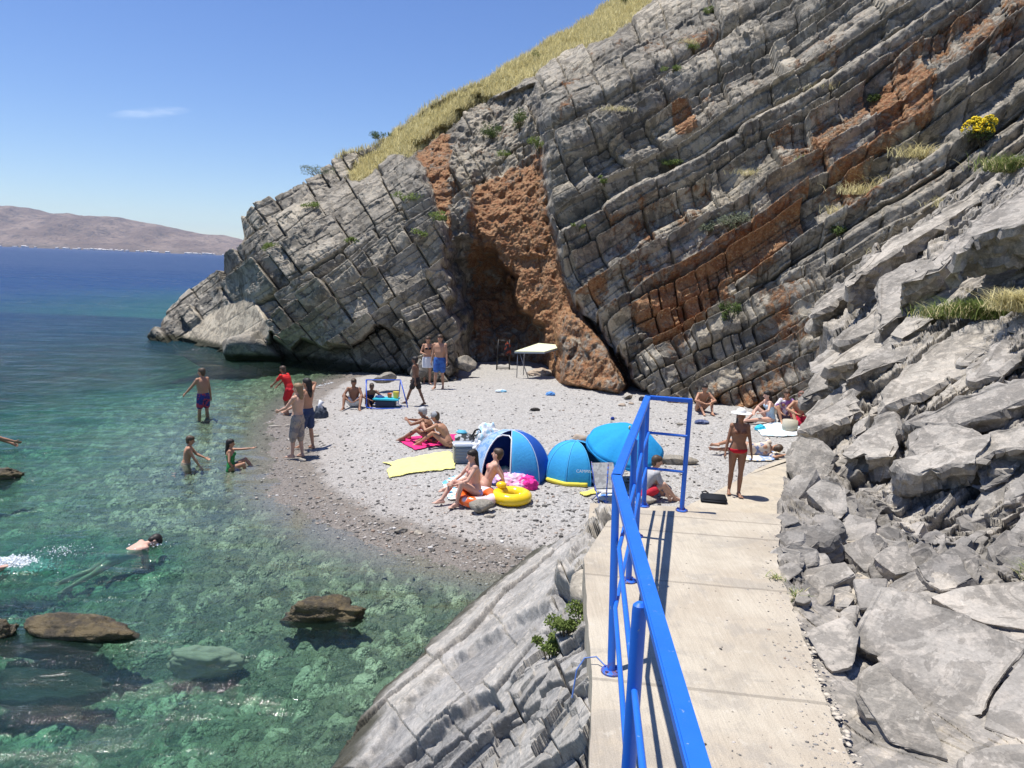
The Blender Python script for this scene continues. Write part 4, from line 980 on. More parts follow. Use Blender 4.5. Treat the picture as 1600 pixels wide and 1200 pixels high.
# loose gravel and shingle: thousands of little stones, one mass
rs = np.random.RandomState(4)
ico = bmesh.new(); bmesh.ops.create_icosphere(ico, subdivisions=1, radius=1); iv = np.array([v_.co for v_ in ico.verts]); fi = np.array([[v_.index for v_ in f.verts] for f in ico.faces]); ico.free()
def scatter(name, n, gen, smin, smax, mat, label, pw=2.5):
    V, F, A = [], [], []; k = 0
    while k < n:
        x, y = gen()
        z = ground_z(x, y); s = smin+(smax-smin)*rs.rand()**pw
        sc = np.array([s*rs.uniform(.7, 1.5), s*rs.uniform(.6, 1.1), s*rs.uniform(.35, .7)]); a = rs.rand()*6.28
        q = iv*(1+rs.uniform(-.22, .22, (len(iv), 1)))*sc; ca, sa = math.cos(a), math.sin(a)
        q = np.stack([q[:, 0]*ca-q[:, 1]*sa, q[:, 0]*sa+q[:, 1]*ca, q[:, 2]], -1)+np.array([x, y, z+sc[2]*.25])
        F.append(fi+k*len(iv)); V.append(q); A.append(np.full(len(iv), rs.rand())); k += 1
    me = raw_mesh(name, np.concatenate(V), np.concatenate(F)); at = me.attributes.new('tone', 'FLOAT', 'POINT'); at.data.foreach_set('value', np.concatenate(A).astype(np.float32))
    return tag(link(name, me, mat), label, kind='stuff')
t = NT('shingle'); v = t.obj()
c = t.ramp(t.attr('tone'), [(0, (.07, .065, .06)), (.3, (.20, .19, .175)), (.55, (.36, .345, .32)), (.8, (.44, .40, .35)), (.93, (.32, .23, .17)), (1, (.66, .64, .60))])
c = t.mix(.5, c, t.ramp(t.noise(40, 4, .7, v), [(.3, (.7,)*3), (.7, (1.15,)*3)]), 'MULTIPLY')
M['shingle'] = t.fin(t.bsdf(c, .85, .2))
lp = np.array(land)
def gen_dry():
    while True:
        py = 590+310*rs.rand()**.8; px = rs.uniform(430, 1240)
        p = Gz(px, py, .4)
        if 10 < p.y < 30 and poly_sd(np.array([p.x]), np.array([p.y]), land)[0] > .1: return p.x, p.y
def gen_wet():
    while True:
        k = rs.randint(0, len(shore)-1); a, b = np.array(shore[k]), np.array(shore[k+1]); q = a+(b-a)*rs.rand()+rs.normal(size=2)*.45+np.array([.1, .1])
        return q[0], q[1]
scatter('shingle', 10000, gen_dry, .010, .045, M['shingle'], 'loose shingle scattered over the beach', 4)
scatter('wet_shingle', 2200, gen_wet, .010, .040, M['shingle'], 'loose stones along the wet edge of the beach', 4)

# grit and mortar crumbs on the walkway
def scat_at(name, pts, smin, smax, mat, label, fl=.5):
    V, F, A = [], [], []
    for k, (x, y, z) in enumerate(pts):
        s = smin+(smax-smin)*rs.rand()**3; sc = np.array([s*rs.uniform(.7, 1.6), s*rs.uniform(.7, 1.1), s*rs.uniform(.3, .6)*fl*2]); a = rs.rand()*6.28; ca, sa = math.cos(a), math.sin(a)
        q = iv*(1+rs.uniform(-.25, .25, (len(iv), 1)))*sc; q = np.stack([q[:, 0]*ca-q[:, 1]*sa, q[:, 0]*sa+q[:, 1]*ca, q[:, 2]], -1)+np.array([x, y, z+sc[2]*.2]); V.append(q); F.append(fi+k*len(iv)); A.append(np.full(len(iv), rs.rand()))
    me = raw_mesh(name, np.concatenate(V), np.concatenate(F)); at = me.attributes.new('tone', 'FLOAT', 'POINT'); at.data.foreach_set('value', np.concatenate(A).astype(np.float32)); return tag(link(name, me, mat), label, kind='stuff')
pts = []
Rl = [Vector(p) for p in right]
for k in range(650):
    py_ = rs.uniform(815, 1250); xr = np.interp(py_, [803, 880, 960, 1080, 1200, 1340], [1222, 1214, 1242, 1285, 1335, 1410]); px_ = xr-abs(rs.normal())*30*(.4+(py_-780)/300.)
    if rs.rand() < .25: px_ = rs.uniform(1000, xr)
    q = Gz(px_, py_, WZ0); pts.append((q.x, q.y, WZ0))
scat_at('grit', pts, .0015, .009, M['shingle'], 'grit and small stones blown onto the walkway')
pts = []
for k in range(330):
    py_ = rs.uniform(960, 1230); xr = np.interp(py_, [880, 960, 1080, 1200, 1340], [1214, 1242, 1285, 1335, 1410]); q = Gz(xr+rs.normal()*11-4, py_, WZ0); pts.append((q.x, q.y, WZ0-.004))
M['mortar'] = plain('mortar', (.52, .46, .37), .9, bump=.004)
scat_at('mortar_crumbs', pts, .004, .024, M['mortar'], 'pale mortar crumbs along the rock edge of the walkway', .16)

# ================================================================== PLANTS
def leafmat(name, a, b, yellow=None):
    t = NT(name); v = t.obj(); c = t.mix(t.noise(9, 3, .6, v), a, b); c = t.mix(t.attr('tone'), c, tuple(x*1.7 for x in b))
    d = t.n('ShaderNodeBsdfDiffuse'); t.set(d.inputs[0], c); tr = t.n('ShaderNodeBsdfTranslucent'); t.set(tr.inputs[0], c)
    m = t.n('ShaderNodeMixShader'); m.inputs[0].default_value = .3; t.t.links.new(d.outputs[0], m.inputs[1]); t.t.links.new(tr.outputs[0], m.inputs[2]); return t.fin(m.outputs[0])
M['straw'] = leafmat('dry_grass', (.30, .28, .14), (.50, .45, .25))
M['green'] = leafmat('green_grass', (.075, .12, .03), (.15, .19, .06))
M['bush'] = leafmat('bush_leaves', (.035, .06, .018), (.085, .115, .04))
M['grey'] = leafmat('grey_leaves', (.09, .11, .07), (.16, .18, .12))
M['flower'] = leafmat('yellow_flowers', (.55, .42, .02), (.72, .58, .05))
M['stem'] = plain('stems', (.10, .08, .045), .9)
def blades(base, rng, h, lean, w, curve=.5, droop=0):
    """one curved tapering blade as 3 quads+tip"""
    a = rng.uniform(0, 6.283); d = np.array([math.cos(a), math.sin(a), 0]); s = np.array([-d[1], d[0], 0])*w*.5
    L = h*rng.uniform(.6, 1.2); ln = lean*rng.uniform(.2, 1.2); pts = []
    for k in range(4):
        f = k/3.; pts.append(base+np.array([0, 0, L*(f-droop*f*f)])+d*L*ln*(f**(1+curve)))
    V = []
    for k, p in enumerate(pts[:3]): V += [p-s*(1-k*.22), p+s*(1-k*.22)]
    V.append(pts[3]); return V
BF = [(0, 1, 3), (0, 3, 2), (2, 3, 5), (2, 5, 4), (4, 5, 6)]
def blade_mesh(name, bases, rng, h, lean, w, mat, parent=None, droop=0, curve=.5, per=1, dirs=None):
    V, F, T = [], [], []
    for b in bases:
        for j in range(per):
            o = len(V); bb = np.array(b)+np.array([rng.uniform(-1, 1), rng.uniform(-1, 1), 0])*w*3
            V += blades(bb, rng, h, lean, w, curve, droop); F += [(o+a, o+c_, o+d) for a, c_, d in BF]; T += [rng.random()]*7
    me = raw_mesh(name, np.array(V), np.array(F)); at = me.attributes.new('tone', 'FLOAT', 'POINT'); at.data.foreach_set('value', np.array(T, np.float32))
    return link(name, me, mat, parent)
rng = random.Random(8)
ii, jj = np.where((grass > .45) & (rv[:, None] > .05)); sel = np.random.RandomState(2).choice(len(ii), 15000)
# even out by area: nearer rows are denser on the sheet, so thin them by depth
bs = [CP[ii[k], jj[k]]+np.array([rng.uniform(-.1, .1), rng.uniform(-.2, 1.2), -.03]) for k in sel]
tag(blade_mesh('dry_grass', bs, rng, .32, .9, .035, M['straw'], per=4), 'dry yellow grass covering the slope above the cliff', kind='stuff')
# crest of the skyline
js = np.where((cx_ > 520) & (cx_ < 1010))[0]; bs = []
for k in range(2600):
    j = rng.choice(list(js)); p = CP[NR-1, j]; bs.append(p+np.array([rng.uniform(-.1, .1), rng.uniform(-.3, 1.5), -.08]))
tag(blade_mesh('crest_grass', bs, rng, .36, .7, .035, M['straw'], per=2), 'dry grass along the crest of the hill', kind='stuff')
def shrub(px, py, w, h, kind, label, where='cliff', group='shrubs growing on the cliff', n=None, leaf=.05, flower=False, off=(0, 0, 0)):
    p = {'cliff': cliff_at, 'slope': slope_at, 'shore': shore_at}[where](px, py) if isinstance(where, str) else Vector(where)
    p = p+Vector(off); root = empty('shrub' if kind != 'tuft' else 'grass_tuft', p, label, 'shrub' if kind != 'tuft' else 'grass tuft', group)
    rg_ = random.Random(int(px*7+py)); n = n or int(260+900*w*h)
    if kind == 'tuft' or kind == 'drytuft':
        bs = [((rg_.gauss(0, .33)*w, rg_.gauss(0, .25)*w*.6, rg_.uniform(-.04, .02))) for _ in range(n)]
        o = blade_mesh('blades', bs, rg_, h, 1.1, max(.006, h*.028), M['green'] if kind == 'tuft' else M['straw'], root, droop=.45)
        o2 = blade_mesh('dry_blades', bs[:n//2], rg_, h*.9, 1.2, max(.006, h*.026), M['straw'], root, droop=.55); o['kind'] = 'stuff'; o2['kind'] = 'stuff'; return root
    V, F, T = [], [], []; cl = [(rg_.uniform(-.5, .5)*w, rg_.uniform(-.35, .35)*w, rg_.uniform(.2, .8)*h, rg_.uniform(.16, .34)) for _ in range(max(5, int(9*w)))]
    for _ in range(n):
        c_ = rg_.choice(cl); d = Vector((rg_.gauss(0, 1), rg_.gauss(0, 1), rg_.gauss(0, 1))).normalized()*rg_.random()**.4
        q = Vector((c_[0]+d.x*c_[3]*w, c_[1]+d.y*c_[3]*w*.8, max(-.02, c_[2]+d.z*c_[3]*h*1.2)))
        u_ = Vector((rg_.gauss(0, 1), rg_.gauss(0, 1), rg_.gauss(0, .8)+.5)).normalized(); s2 = u_.orthogonal().normalized()*leaf*.3
        o = len(V); L = leaf*rg_.uniform(.6, 1.3)
        V += [q, q+u_*L*.5+s2, q+u_*L, q+u_*L*.5-s2]; F += [(o, o+1, o+2), (o, o+2, o+3)]; T += [rg_.random()]*4
    me = raw_mesh('foliage', np.array(V), np.array(F)); at = me.attributes.new('tone', 'FLOAT', 'POINT'); at.data.foreach_set('value', np.array(T, np.float32))
    link('foliage', me, M[{'bush': 'bush', 'green': 'green', 'grey': 'grey', 'flower': 'bush'}[kind]], root)
    bm = bmesh.new()
    for c_ in cl: tube_bm(bm, [(c_[0]*.1, c_[1]*.1, -.12), (c_[0]*.6, c_[1]*.6, c_[2]*.5), c_[:3]], [.014*w+.004, .009*w+.003, .003], 5)
    bobj('branches', bm, M['stem'], root)
    if kind == 'flower' or flower:
        V, F, T = [], [], []
        for _ in range(n//2):
            c_ = rg_.choice(cl); d = Vector((rg_.gauss(0, 1), rg_.gauss(0, 1), abs(rg_.gauss(0, 1)))).normalized()
            q = Vector((c_[0]+d.x*c_[3]*w, c_[1]+d.y*c_[3]*w*.8, c_[2]+d.z*c_[3]*h*1.25)); s_ = leaf*.4; o = len(V)
            for e in ((s_, 0, 0), (0, s_, 0), (-s_, 0, 0), (0, -s_, 0), (0, 0, s_), (0, 0, -s_)): V.append(q+Vector(e))
            F += [(o+a, o+b_, o+4) for a, b_ in ((0, 1), (1, 2), (2, 3), (3, 0))]+[(o+b_, o+a, o+5) for a, b_ in ((0, 1), (1, 2), (2, 3), (3, 0))]; T += [rg_.random()]*6
        me = raw_mesh('flowers', np.array(V), np.array(F)); at = me.attributes.new('tone', 'FLOAT', 'POINT'); at.data.foreach_set('value', np.array(T, np.float32))
        link('flowers', me, M['flower'], root)['kind'] = 'stuff'
    return root
for a in (
  (598, 219, 1.1, .7, 'bush', 'dark green bush on the skyline left of the dry grass slope'),
  (500, 275, 1.9, .8, 'grey', 'pale flowering bush on top of the headland'),
  (475, 284, .9, .7, 'bush', 'small dark bush on the left end of the headland top'),
  (845, 92, .8, .6, 'bush', 'small green bush in the middle of the dry grass slope'),
  (635, 316, 1.3, .5, 'green', 'green patch on a ledge high on the headland face'),
  (680, 340, 1.0, .6, 'green', 'green plant by the right edge of the headland face'),
  (662, 377, .6, .4, 'green', 'small green plant on the headland right of centre'),
  (548, 380, .6, .5, 'green', 'small green plant in the middle of the headland face'),
  (492, 330, .9, .4, 'green', 'low green plant near the top left of the headland face'),
  (420, 385, .8, .5, 'green', 'low green plant at the left edge of the headland face'),
  (770, 225, 1.2, 1.0, 'bush', 'dark green ivy hanging left of the gully ledge'),
  (815, 212, 1.2, 1.3, 'bush', 'tall dark green plant hanging over the gully ledge'),
  (845, 240, 1.1, .9, 'green', 'bright green plant at the right end of the gully ledge'),
  (788, 247, .7, .6, 'green', 'green plant at the left end of the gully ledge'),
  (1146, 350, 1.3, .9, 'grey', 'large grey green bush low on the orange banded cliff'),
  (1107, 357, .6, .6, 'grey', 'small grey green bush left of the large one'),
  (1138, 505, .6, .9, 'bush', 'dark green bush near the foot of the cliff'),
  (1255, 8, .7, .6, 'green', 'green plant at the top edge of the photo'),
  (1108, 25, .5, .5, 'green', 'small green plant on a high ledge under the hilltop'),
  (1045, 132, .7, .35, 'green', 'low green plant on a high ledge of the cliff'),
  (1085, 78, .9, .35, 'green', 'low green plants along the upper bedding ledge'),
  (1050, 258, 1.2, .35, 'green', 'long green plant strip on the middle ledge'),
  (1275, 232, 1.0, .35, 'green', 'green strip under the pale rock band'),
  (1380, 135, .5, .4, 'bush', 'green bush left of the orange hollow high on the right'),
  (1310, 370, .6, .6, 'bush', 'dark green plant in a crack of the right cliff'),
  (905, 365, .5, .4, 'green', 'small green plant above the left end of the orange band'),
  (980, 5, .9, .5, 'bush', 'dark bush on the hilltop at the top edge of the photo'),
  (945, 300, .5, .4, 'green', 'small green plant on the bedding face right of the gully'),
):
    shrub(a[0], a[1], a[2]*.85, a[3]*.7, a[4], a[5], leaf=.07, off=(0, -.05, -.05))
for a in ((1440, 240, 1.0, .6, 'drytuft', 'dry grass tuft below the orange hollow'), (1400, 270, 1.1, .6, 'drytuft', 'yellow grass patch between the pale bands of the right cliff'), (1350, 300, 1.2, .55, 'drytuft', 'long yellow grass patch in the gully of the right cliff'), (1320, 325, .9, .45, 'drytuft', 'lower end of the yellow grass patch on the right cliff'), (1075, 75, .7, .3, 'drytuft', 'yellow grass on the upper bedding ledge'), (1180, 262, 1.0, .35, 'drytuft', 'pale grass along the ledge right of the grey green bush'), (1290, 150, 1.0, .35, 'drytuft', 'thin dry grass on a ledge left of the high orange hollow'), (960, 195, .9, .3, 'drytuft', 'thin dry grass on a ledge right of the gully top'), (1480, 330, .9, .4, 'drytuft', 'dry grass on the ledge below the yellow flower bush'), (1400, 395, .8, .35, 'drytuft', 'dry grass where the cliff meets the slate slope')):
    shrub(*a, n=170)
shrub(1530, 222, .85, .7, 'flower', 'bush covered in bright yellow flowers on the right cliff', 'cliff', None, leaf=.07, n=1200, off=(0, -.3, 0))
sg = 'grass tufts on the rock slope'
shrub(1460, 500, .62, .34, 'tuft', 'left end of the long green grass clump on the slate', 'slope', sg, n=900, off=(0, -.35, .12))
shrub(1520, 505, .8, .42, 'tuft', 'thick green grass clump in the middle of the slate slope', 'slope', sg, n=1500, off=(0, -.35, .1))
shrub(1590, 500, .7, .42, 'drytuft', 'yellowed grass clump at the right edge of the slate slope', 'slope', sg, n=1300, off=(0, -.3, .1))
shrub(1565, 290, .9, .5, 'tuft', 'long grass high on the slate near the right edge', 'slope', sg, n=700, off=(0, -.4, .2))
shrub(1590, 905, .16, .13, 'tuft', 'spiky green tuft in a hollow near the right edge', 'slope', sg, n=420, off=(0, -.25, .12))
shrub(1247, 940, .06, .07, 'tuft', 'tiny weed at the edge of the walkway', 'slope', sg, n=60, off=(0, -.02, .02))
shrub(1213, 905, .05, .06, 'tuft', 'tiny weed in the joint of the walkway', Gz(1213, 905, WZ0), sg, n=50)
for k, (px, py, w, h, lab) in enumerate(((862, 1030, .24, .15, 'bright green samphire clump on the shore slab, lower part'), (915, 985, .20, .16, 'bright green samphire clump beside the walkway edge'), (890, 1005, .18, .12, 'small green samphire between the two larger clumps'))):
    shrub(px, py, w, h, 'green', lab, 'shore', 'samphire on the shore slab', n=1300, leaf=.022, off=(0, 0, .02))

# ================================================================== PEOPLE
def _frame(d):
    d = Vector(d).normalized(); a = d.orthogonal().normalized(); return a, d.cross(a), d
def cap(p0, p1, r0, r1, seg=14, flat=None):
    """tapered capsule; flat=(axis vector, factor) squashes its section along that axis"""
    p0, p1 = Vector(p0), Vector(p1); L = (p1-p0).length
    if L < 1e-6: p1 = p0+Vector((0, 0, 1e-4)); L = 1e-4
    a, b, d = _frame(p1-p0); rings = []
    for k in range(5): th = -PI/2+k*(PI/2)/5+.0; rings.append((r0*math.sin(th), r0*math.cos(th)))
    rings = [(x, max(y, r0*.02)) for x, y in rings]; rings.append((0, r0)); rings.append((L*.5, (r0+r1)/2)); rings.append((L, r1))
    for k in range(1, 6): th = k*(PI/2)/5; rings.append((L+r1*math.sin(th), max(r1*math.cos(th), r1*.02)))
    V = []
    for x, rr_ in rings:
        for k in range(seg):
            an = 2*PI*k/seg; V.append(p0+d*x+(a*math.cos(an)+b*math.sin(an))*rr_)
    if flat:
        ax, f = Vector(flat[0]).normalized(), flat[1]; c = (p0+p1)/2
        V = [v_-ax*((v_-c).dot(ax))*(1-f) if True else v_ for v_ in V]
    n = len(rings); F = []
    for i in range(n-1):
        for k in range(seg): F.append((i*seg+k, i*seg+(k+1) % seg, (i+1)*seg+(k+1) % seg, (i+1)*seg+k))
    F.append(tuple(range(seg))[::-1]); F.append(tuple((n-1)*seg+k for k in range(seg)))
    return V, F
def ell(c, ax, rad, seg=18, rn=12):
    """ellipsoid; ax = three unit vectors"""
    V, F = [], []
    for i in range(rn+1):
        th = -PI/2+PI*i/rn; z, q = math.sin(th), max(math.cos(th), .02)
        for k in range(seg):
            an = 2*PI*k/seg; V.append(Vector(c)+ax[0]*rad[0]*q*math.cos(an)+ax[1]*rad[1]*q*math.sin(an)+ax[2]*rad[2]*z)
    for i in range(rn):
        for k in range(seg): F.append((i*seg+k, i*seg+(k+1) % seg, (i+1)*seg+(k+1) % seg, (i+1)*seg+k))
    F.append(tuple(range(seg))[::-1]); F.append(tuple(rn*seg+k for k in range(seg)))
    return V, F
def loft(rings, seg=22):
    """rings: (centre, side vector, front vector, half width, half depth)"""
    V, F = [], []
    for c, s_, f_, w, d in rings:
        for k in range(seg):
            an = 2*PI*k/seg; V.append(Vector(c)+s_*w*math.copysign(abs(math.cos(an))**.85, math.cos(an))+f_*d*math.copysign(abs(math.sin(an))**.85, math.sin(an)))
    n = len(rings)
    for i in range(n-1):
        for k in range(seg): F.append((i*seg+k, i*seg+(k+1) % seg, (i+1)*seg+(k+1) % seg, (i+1)*seg+k))
    F.append(tuple(range(seg))[::-1]); F.append(tuple((n-1)*seg+k for k in range(seg)))
    return V, F
def remeshed(name, shapes, voxel, smooth=2):
    V, F = [], []
    for v_, f_ in shapes:
        o = len(V); V += v_; F += [tuple(o+i for i in q) for q in f_]
    me = bpy.data.meshes.new(name); me.from_pydata([tuple(v_) for v_ in V], [], F)
    bm = bmesh.new(); bm.from_mesh(me); 
    bmesh.ops.recalc_face_normals(bm, faces=bm.faces); bm.to_mesh(me); bm.free()
    ob = bpy.data.objects.new('tmp', me); COL.objects.link(ob)
    m = ob.modifiers.new('r', 'REMESH'); m.mode = 'VOXEL'; m.voxel_size = voxel; m.adaptivity = 0
    m2 = ob.modifiers.new('s', 'SMOOTH'); m2.factor = .5; m2.iterations = smooth
    dg = bpy.context.evaluated_depsgraph_get(); out = bpy.data.meshes.new_from_object(ob.evaluated_get(dg))
    bpy.data.objects.remove(ob); bpy.data.meshes.remove(me); out.name = name; out.shade_smooth(); return out
def ik(a, b, l1, l2, pole):
    a, b = Vector(a), Vector(b); d = b-a; L = d.length; m = l1+l2
    if L > m*.999: b = a+d.normalized()*m*.999; d = b-a; L = d.length
    L = max(L, abs(l1-l2)+.01); x = (l1*l1-l2*l2+L*L)/(2*L); h = math.sqrt(max(l1*l1-x*x, 0)); u = d.normalized()
    p = Vector(pole); p = p-u*p.dot(u)
    if p.length < 1e-3: p = u.orthogonal()
    return a+u*x+p.normalized()*h, b
def skin_mat(name, c):
    t = NT(name); v = t.obj(); n = t.noise(6, 4, .6, v)
    cc = t.mix(n, tuple(x*.86 for x in c), tuple(x*1.1 for x in c)); mk = t.attr('mk')
    cc = t.mix(t.step(.2, .5, mk), cc, (c[0]*.75, c[1]*.42, c[2]*.42)); cc = t.mix(t.step(.75, .98, mk), cc, (.02, .014, .01))
    return t.fin(t.bsdf(cc, .5, .35, t.bump(t.noise(60, 3, .6, v), .2, .002)))
SK = {'fair': skin_mat('skin_fair', (.56, .34, .24)), 'tan': skin_mat('skin_tanned', (.44, .235, .145)), 'brown': skin_mat('skin_brown', (.27, .135, .08)), 'dark': skin_mat('skin_deep_tan', (.20, .10, .06)), 'pink': skin_mat('skin_pink', (.60, .36, .27))}
HAIR = {k: plain('hair_'+k, c, .55, .4, .3, 60) for k, c in {'black': (.018, .014, .012), 'brown': (.07, .045, .028), 'light': (.26, .17, .09), 'gray': (.40, .40, .40)}.items()}
_cl = {}
def cloth(c, pat=None):
    k = (c, pat)
    if k in _cl: return _cl[k]
    t = NT('cloth_%d' % len(_cl)); v = t.obj(); n = t.noise(14, 4, .6, v); cc = t.mix(n, tuple(x*.85 for x in c), tuple(min(1, x*1.12) for x in c))
    if pat: cc = t.mix(t.step(.52, .56, t.noise(9, 2, .5, v)), cc, pat)
    _cl[k] = t.fin(t.bsdf(cc, .8, .2, t.bump(t.noise(22, 4, .6, v), .5, .012))); return _cl[k]
def fig(label, loc, yaw, H=1.75, pel=(0, 0, .95), spine=(0, 0, 1), bend=0, look=(0, 1, 0), headv=None, hands=((-.24, .05, .78), (.24, .05, .78)), elb=((-.5, -1, 0), (.5, -1, 0)),
        feet=((-.10, 0, .08), (.10, 0, .08)), knee=((0, 1, 0), (0, 1, 0)), toes=((-.15, 1, 0), (.15, 1, 0)), side=(1, 0, 0), skin='tan', hair='brown', hairlen=0, sex='m', wear=(), fat=1.0, curl=.5, group='people on the beach and in the water', base=None):
    s = H/1.75; root = empty('person', loc, label, 'person', group, rz=-R(yaw), sc=1)
    V3 = lambda p: Vector(p)
    P0 = Vector(pel); sp = Vector(spine).normalized(); sd_ = Vector(side); sd_ = (sd_-sp*sd_.dot(sp)).normalized(); fr = sp.cross(sd_)
    # sd_ = the figure's right, fr must point to its front
    fr = sd_.cross(sp)*-1; 
    if fr.dot(Vector((0, 1, 0))) < -1e-6 and abs(sp.z) > .5: fr = -fr
    N = P0+sp*.53+fr*bend*.10
    mid_ = P0+sp*.27-fr*bend*.06
    def at(u):     # point on the spine
        return P0*(1-u)**2+mid_*2*u*(1-u)+N*u*u if bend else P0.lerp(N, u)
    fem = sex == 'f'
    prof = [(-.16, .085, .075), (-.10, .145, .105), (0, .172 if fem else .160, .118), (.12, .158 if fem else .148, .110), (.30, .122 if fem else .136, .092*fat), (.48, .138 if fem else .150, .102*fat), (.66, .155 if fem else .172, .112), (.80, .160 if fem else .182, .105), (.90, .135 if fem else .150, .085), (.97, .075, .065), (1.02, .055, .055)]
    wf = 1+(fat-1)*.5
    def ring(u, w, d, inf=0): return (at(u), sd_, fr, w*wf+inf, d+inf)
    body = [loft([ring(*q) for q in prof])]
    hv = Vector(headv).normalized() if headv else (sp*.7+Vector((0, 0, .6))).normalized()
    lk = Vector(look); lk = (lk-hv*lk.dot(hv)).normalized(); hs = lk.cross(hv).normalized()
    hc = N+hv*.150+lk*.012
    body += [cap(N-sp*.06, hc-hv*.05, .062, .052), ell(hc+hv*.018-lk*.008, (hs, lk, hv), (.080, .100, .106)), ell(hc-hv*.045+lk*.020, (hs, lk, hv), (.062, .072, .074)), ell(hc-hv*.088+lk*.052, (hs, lk, hv), (.028, .026, .024)),
             cap(hc+lk*.088+hv*.012, hc+lk*.112-hv*.028, .010, .017), ell(hc-hs*.078-hv*.01, (hs, lk, hv), (.012, .020, .032)), ell(hc+hs*.078-hv*.01, (hs, lk, hv), (.012, .020, .032)),
             ell(hc+lk*.078-hv*.052, (hs, lk, hv), (.026, .018, .010)), cap(hc+lk*.085+hv*.028-hs*.035, hc+lk*.085+hv*.028+hs*.035, .011, .011)]
    S_ = [N-sp*.055+sd_*(q*(.152 if fem else .172))*1.0 for q in (-1, 1)]
    arms = []
    for i, q in enumerate((-1, 1)):
        E, W = ik(S_[i], Vector(hands[i]), .285, .25, elb[i]); arms.append((S_[i], E, W)); fx = .88 if fem else 1
        body += [ell(S_[i], (sd_, fr, sp), (.058*fx, .056, .062)), cap(S_[i], S_[i].lerp(E, .45), .050*fx, .045*fx), cap(S_[i].lerp(E, .4), E, .045*fx, .036*fx), cap(E, E.lerp(W, .3), .037*fx, .038*fx), cap(E.lerp(W, .25), W, .038*fx, .024*fx), cap(N-sp*.03+sd_*q*.05, S_[i], .045, .048)]
        hd = (W-E).normalized(); hl = (fr*.9-hd*fr.dot(hd)); hl = hl.normalized() if hl.length > .2 else sp.cross(hd).normalized(); pn = hd.cross(hl).normalized()*(-q)
        k0 = W+hd*.085
        body.append(cap(W+hd*.012, W+hd*.07, .032, .036, flat=(pn, .48)))
        for j, (o_, L_f) in enumerate(((-.030, .062), (-.010, .074), (.010, .070), (.029, .056))):
            b0 = k0+hl*(-o_)+hd*(-.006*abs(j-1.3)); d1 = (hd+hl*(-o_)*2.2+pn*curl*.5).normalized(); m1 = b0+d1*L_f*.5; d2_ = (d1+pn*curl*.9).normalized(); m2_ = m1+d2_*L_f*.5
            body += [cap(b0-hd*.02, m1, .0092, .0088, 8), cap(m1, m2_, .0088, .0078, 8)]
        tb = W+hd*.028+hl*.026; td = (hl*.75+hd*.7+pn*.35).normalized(); tm = tb+td*.035; body += [cap(tb, tm, .0125, .0105, 8), cap(tm, tm+(td*.4+hd*.8+pn*.2).normalized()*.03, .0105, .0088, 8)]
    legs = []
    for i, q in enumerate((-1, 1)):
        Hh = P0-sp*.02+sd_*q*.088; K, A = ik(Hh, Vector(feet[i]), .43, .41, knee[i]); legs.append((Hh, K, A)); fx = 1.06 if fem else 1
        body += [cap(Hh, Hh.lerp(K, .5), .088*fx*wf, .070*fx), cap(Hh.lerp(K, .45), K, .072*fx, .050), ell(K, _frame(A-K), (.050, .050, .056)), cap(K, K.lerp(A, .35), .048, .052), cap(K.lerp(A, .3), A, .053, .032)]
        u_ = (A-K).normalized(); kb = (K-Hh).cross(A-K); bk = u_.cross(kb).normalized() if kb.length > 1e-3 else -fr
        body.append(cap(K.lerp(A, .22)+bk*.012*(1 if bk.dot(Vector(knee[i])) < 0 else -1), K.lerp(A, .42)+bk*.010*(1 if bk.dot(Vector(knee[i])) < 0 else -1), .036, .036))
        tv = Vector(toes[i]).normalized(); tv = tv*math.copysign(1, 1); up_ = -u_; up_ = (up_-tv*up_.dot(tv)).normalized(); ts = tv.cross(up_)
        heel = A-up_*.045-tv*.035; ball = A-up_*.058+tv*.115
        body += [cap(heel, A, .031, .031), cap(heel, ball, .030, .033, flat=(up_, .80)), cap(A+tv*.01, ball+up_*.01, .032, .022)]
        for j in range(5):
            o_ = (j-2)*.0145*(-q); body.append(cap(ball+ts*o_, ball+ts*o_*1.12+tv*(.058-.008*abs(j))-up_*.004, .0135 if j else .016, .0105 if j else .013, 8))
    body += [ell(P0-fr*.055-sp*.07+sd_*q*.075, (sd_, fr, sp), (.082*wf, .075, .085)) for q in (-1, 1)]
    if fem: body += [ell(at(.70)+fr*.088+sd_*q*.068, (sd_, fr, sp), (.060, .050, .062)) for q in (-1, 1)]
    else: body += [ell(at(.74)+fr*.065+sd_*q*.072, (sd_, fr, sp), (.074, .040, .050)) for q in (-1, 1)]
    def scale(me): me.transform(Matrix.Scale(s, 4)); return me
    far = Vector(loc).y > 19.5
    me = remeshed('body', body, .0105 if far else .0082, 3)
    co = np.empty(len(me.vertices)*3, np.float32); me.vertices.foreach_get('co', co); co = co.reshape(-1, 3)
    mk = np.zeros(len(co), np.float32)
    for q in (-1, 1):
        e = np.array(hc+lk*.092+hv*.010+hs*q*.033); dd = (co-e)@np.array([hs, lk, hv]).T; mk = np.maximum(mk, np.exp(-((dd[:, 0]/.016)**2+(dd[:, 1]/.03)**2+(dd[:, 2]/.007)**2)))
        e = np.array(hc+lk*.095+hv*.034+hs*q*.034); dd = (co-e)@np.array([hs, lk, hv]).T; mk = np.maximum(mk, .8*np.exp(-((dd[:, 0]/.022)**2+(dd[:, 1]/.03)**2+(dd[:, 2]/.005)**2)))
    e = np.array(hc+lk*.092-hv*.052); dd = (co-e)@np.array([hs, lk, hv]).T; mk = np.maximum(mk, .5*np.exp(-((dd[:, 0]/.024)**2+(dd[:, 1]/.03)**2+(dd[:, 2]/.008)**2)))
    at_ = me.attributes.new('mk', 'FLOAT', 'POINT'); at_.data.foreach_set('value', mk)
    link('body', scale(me), SK[skin], root)
    vx = .013
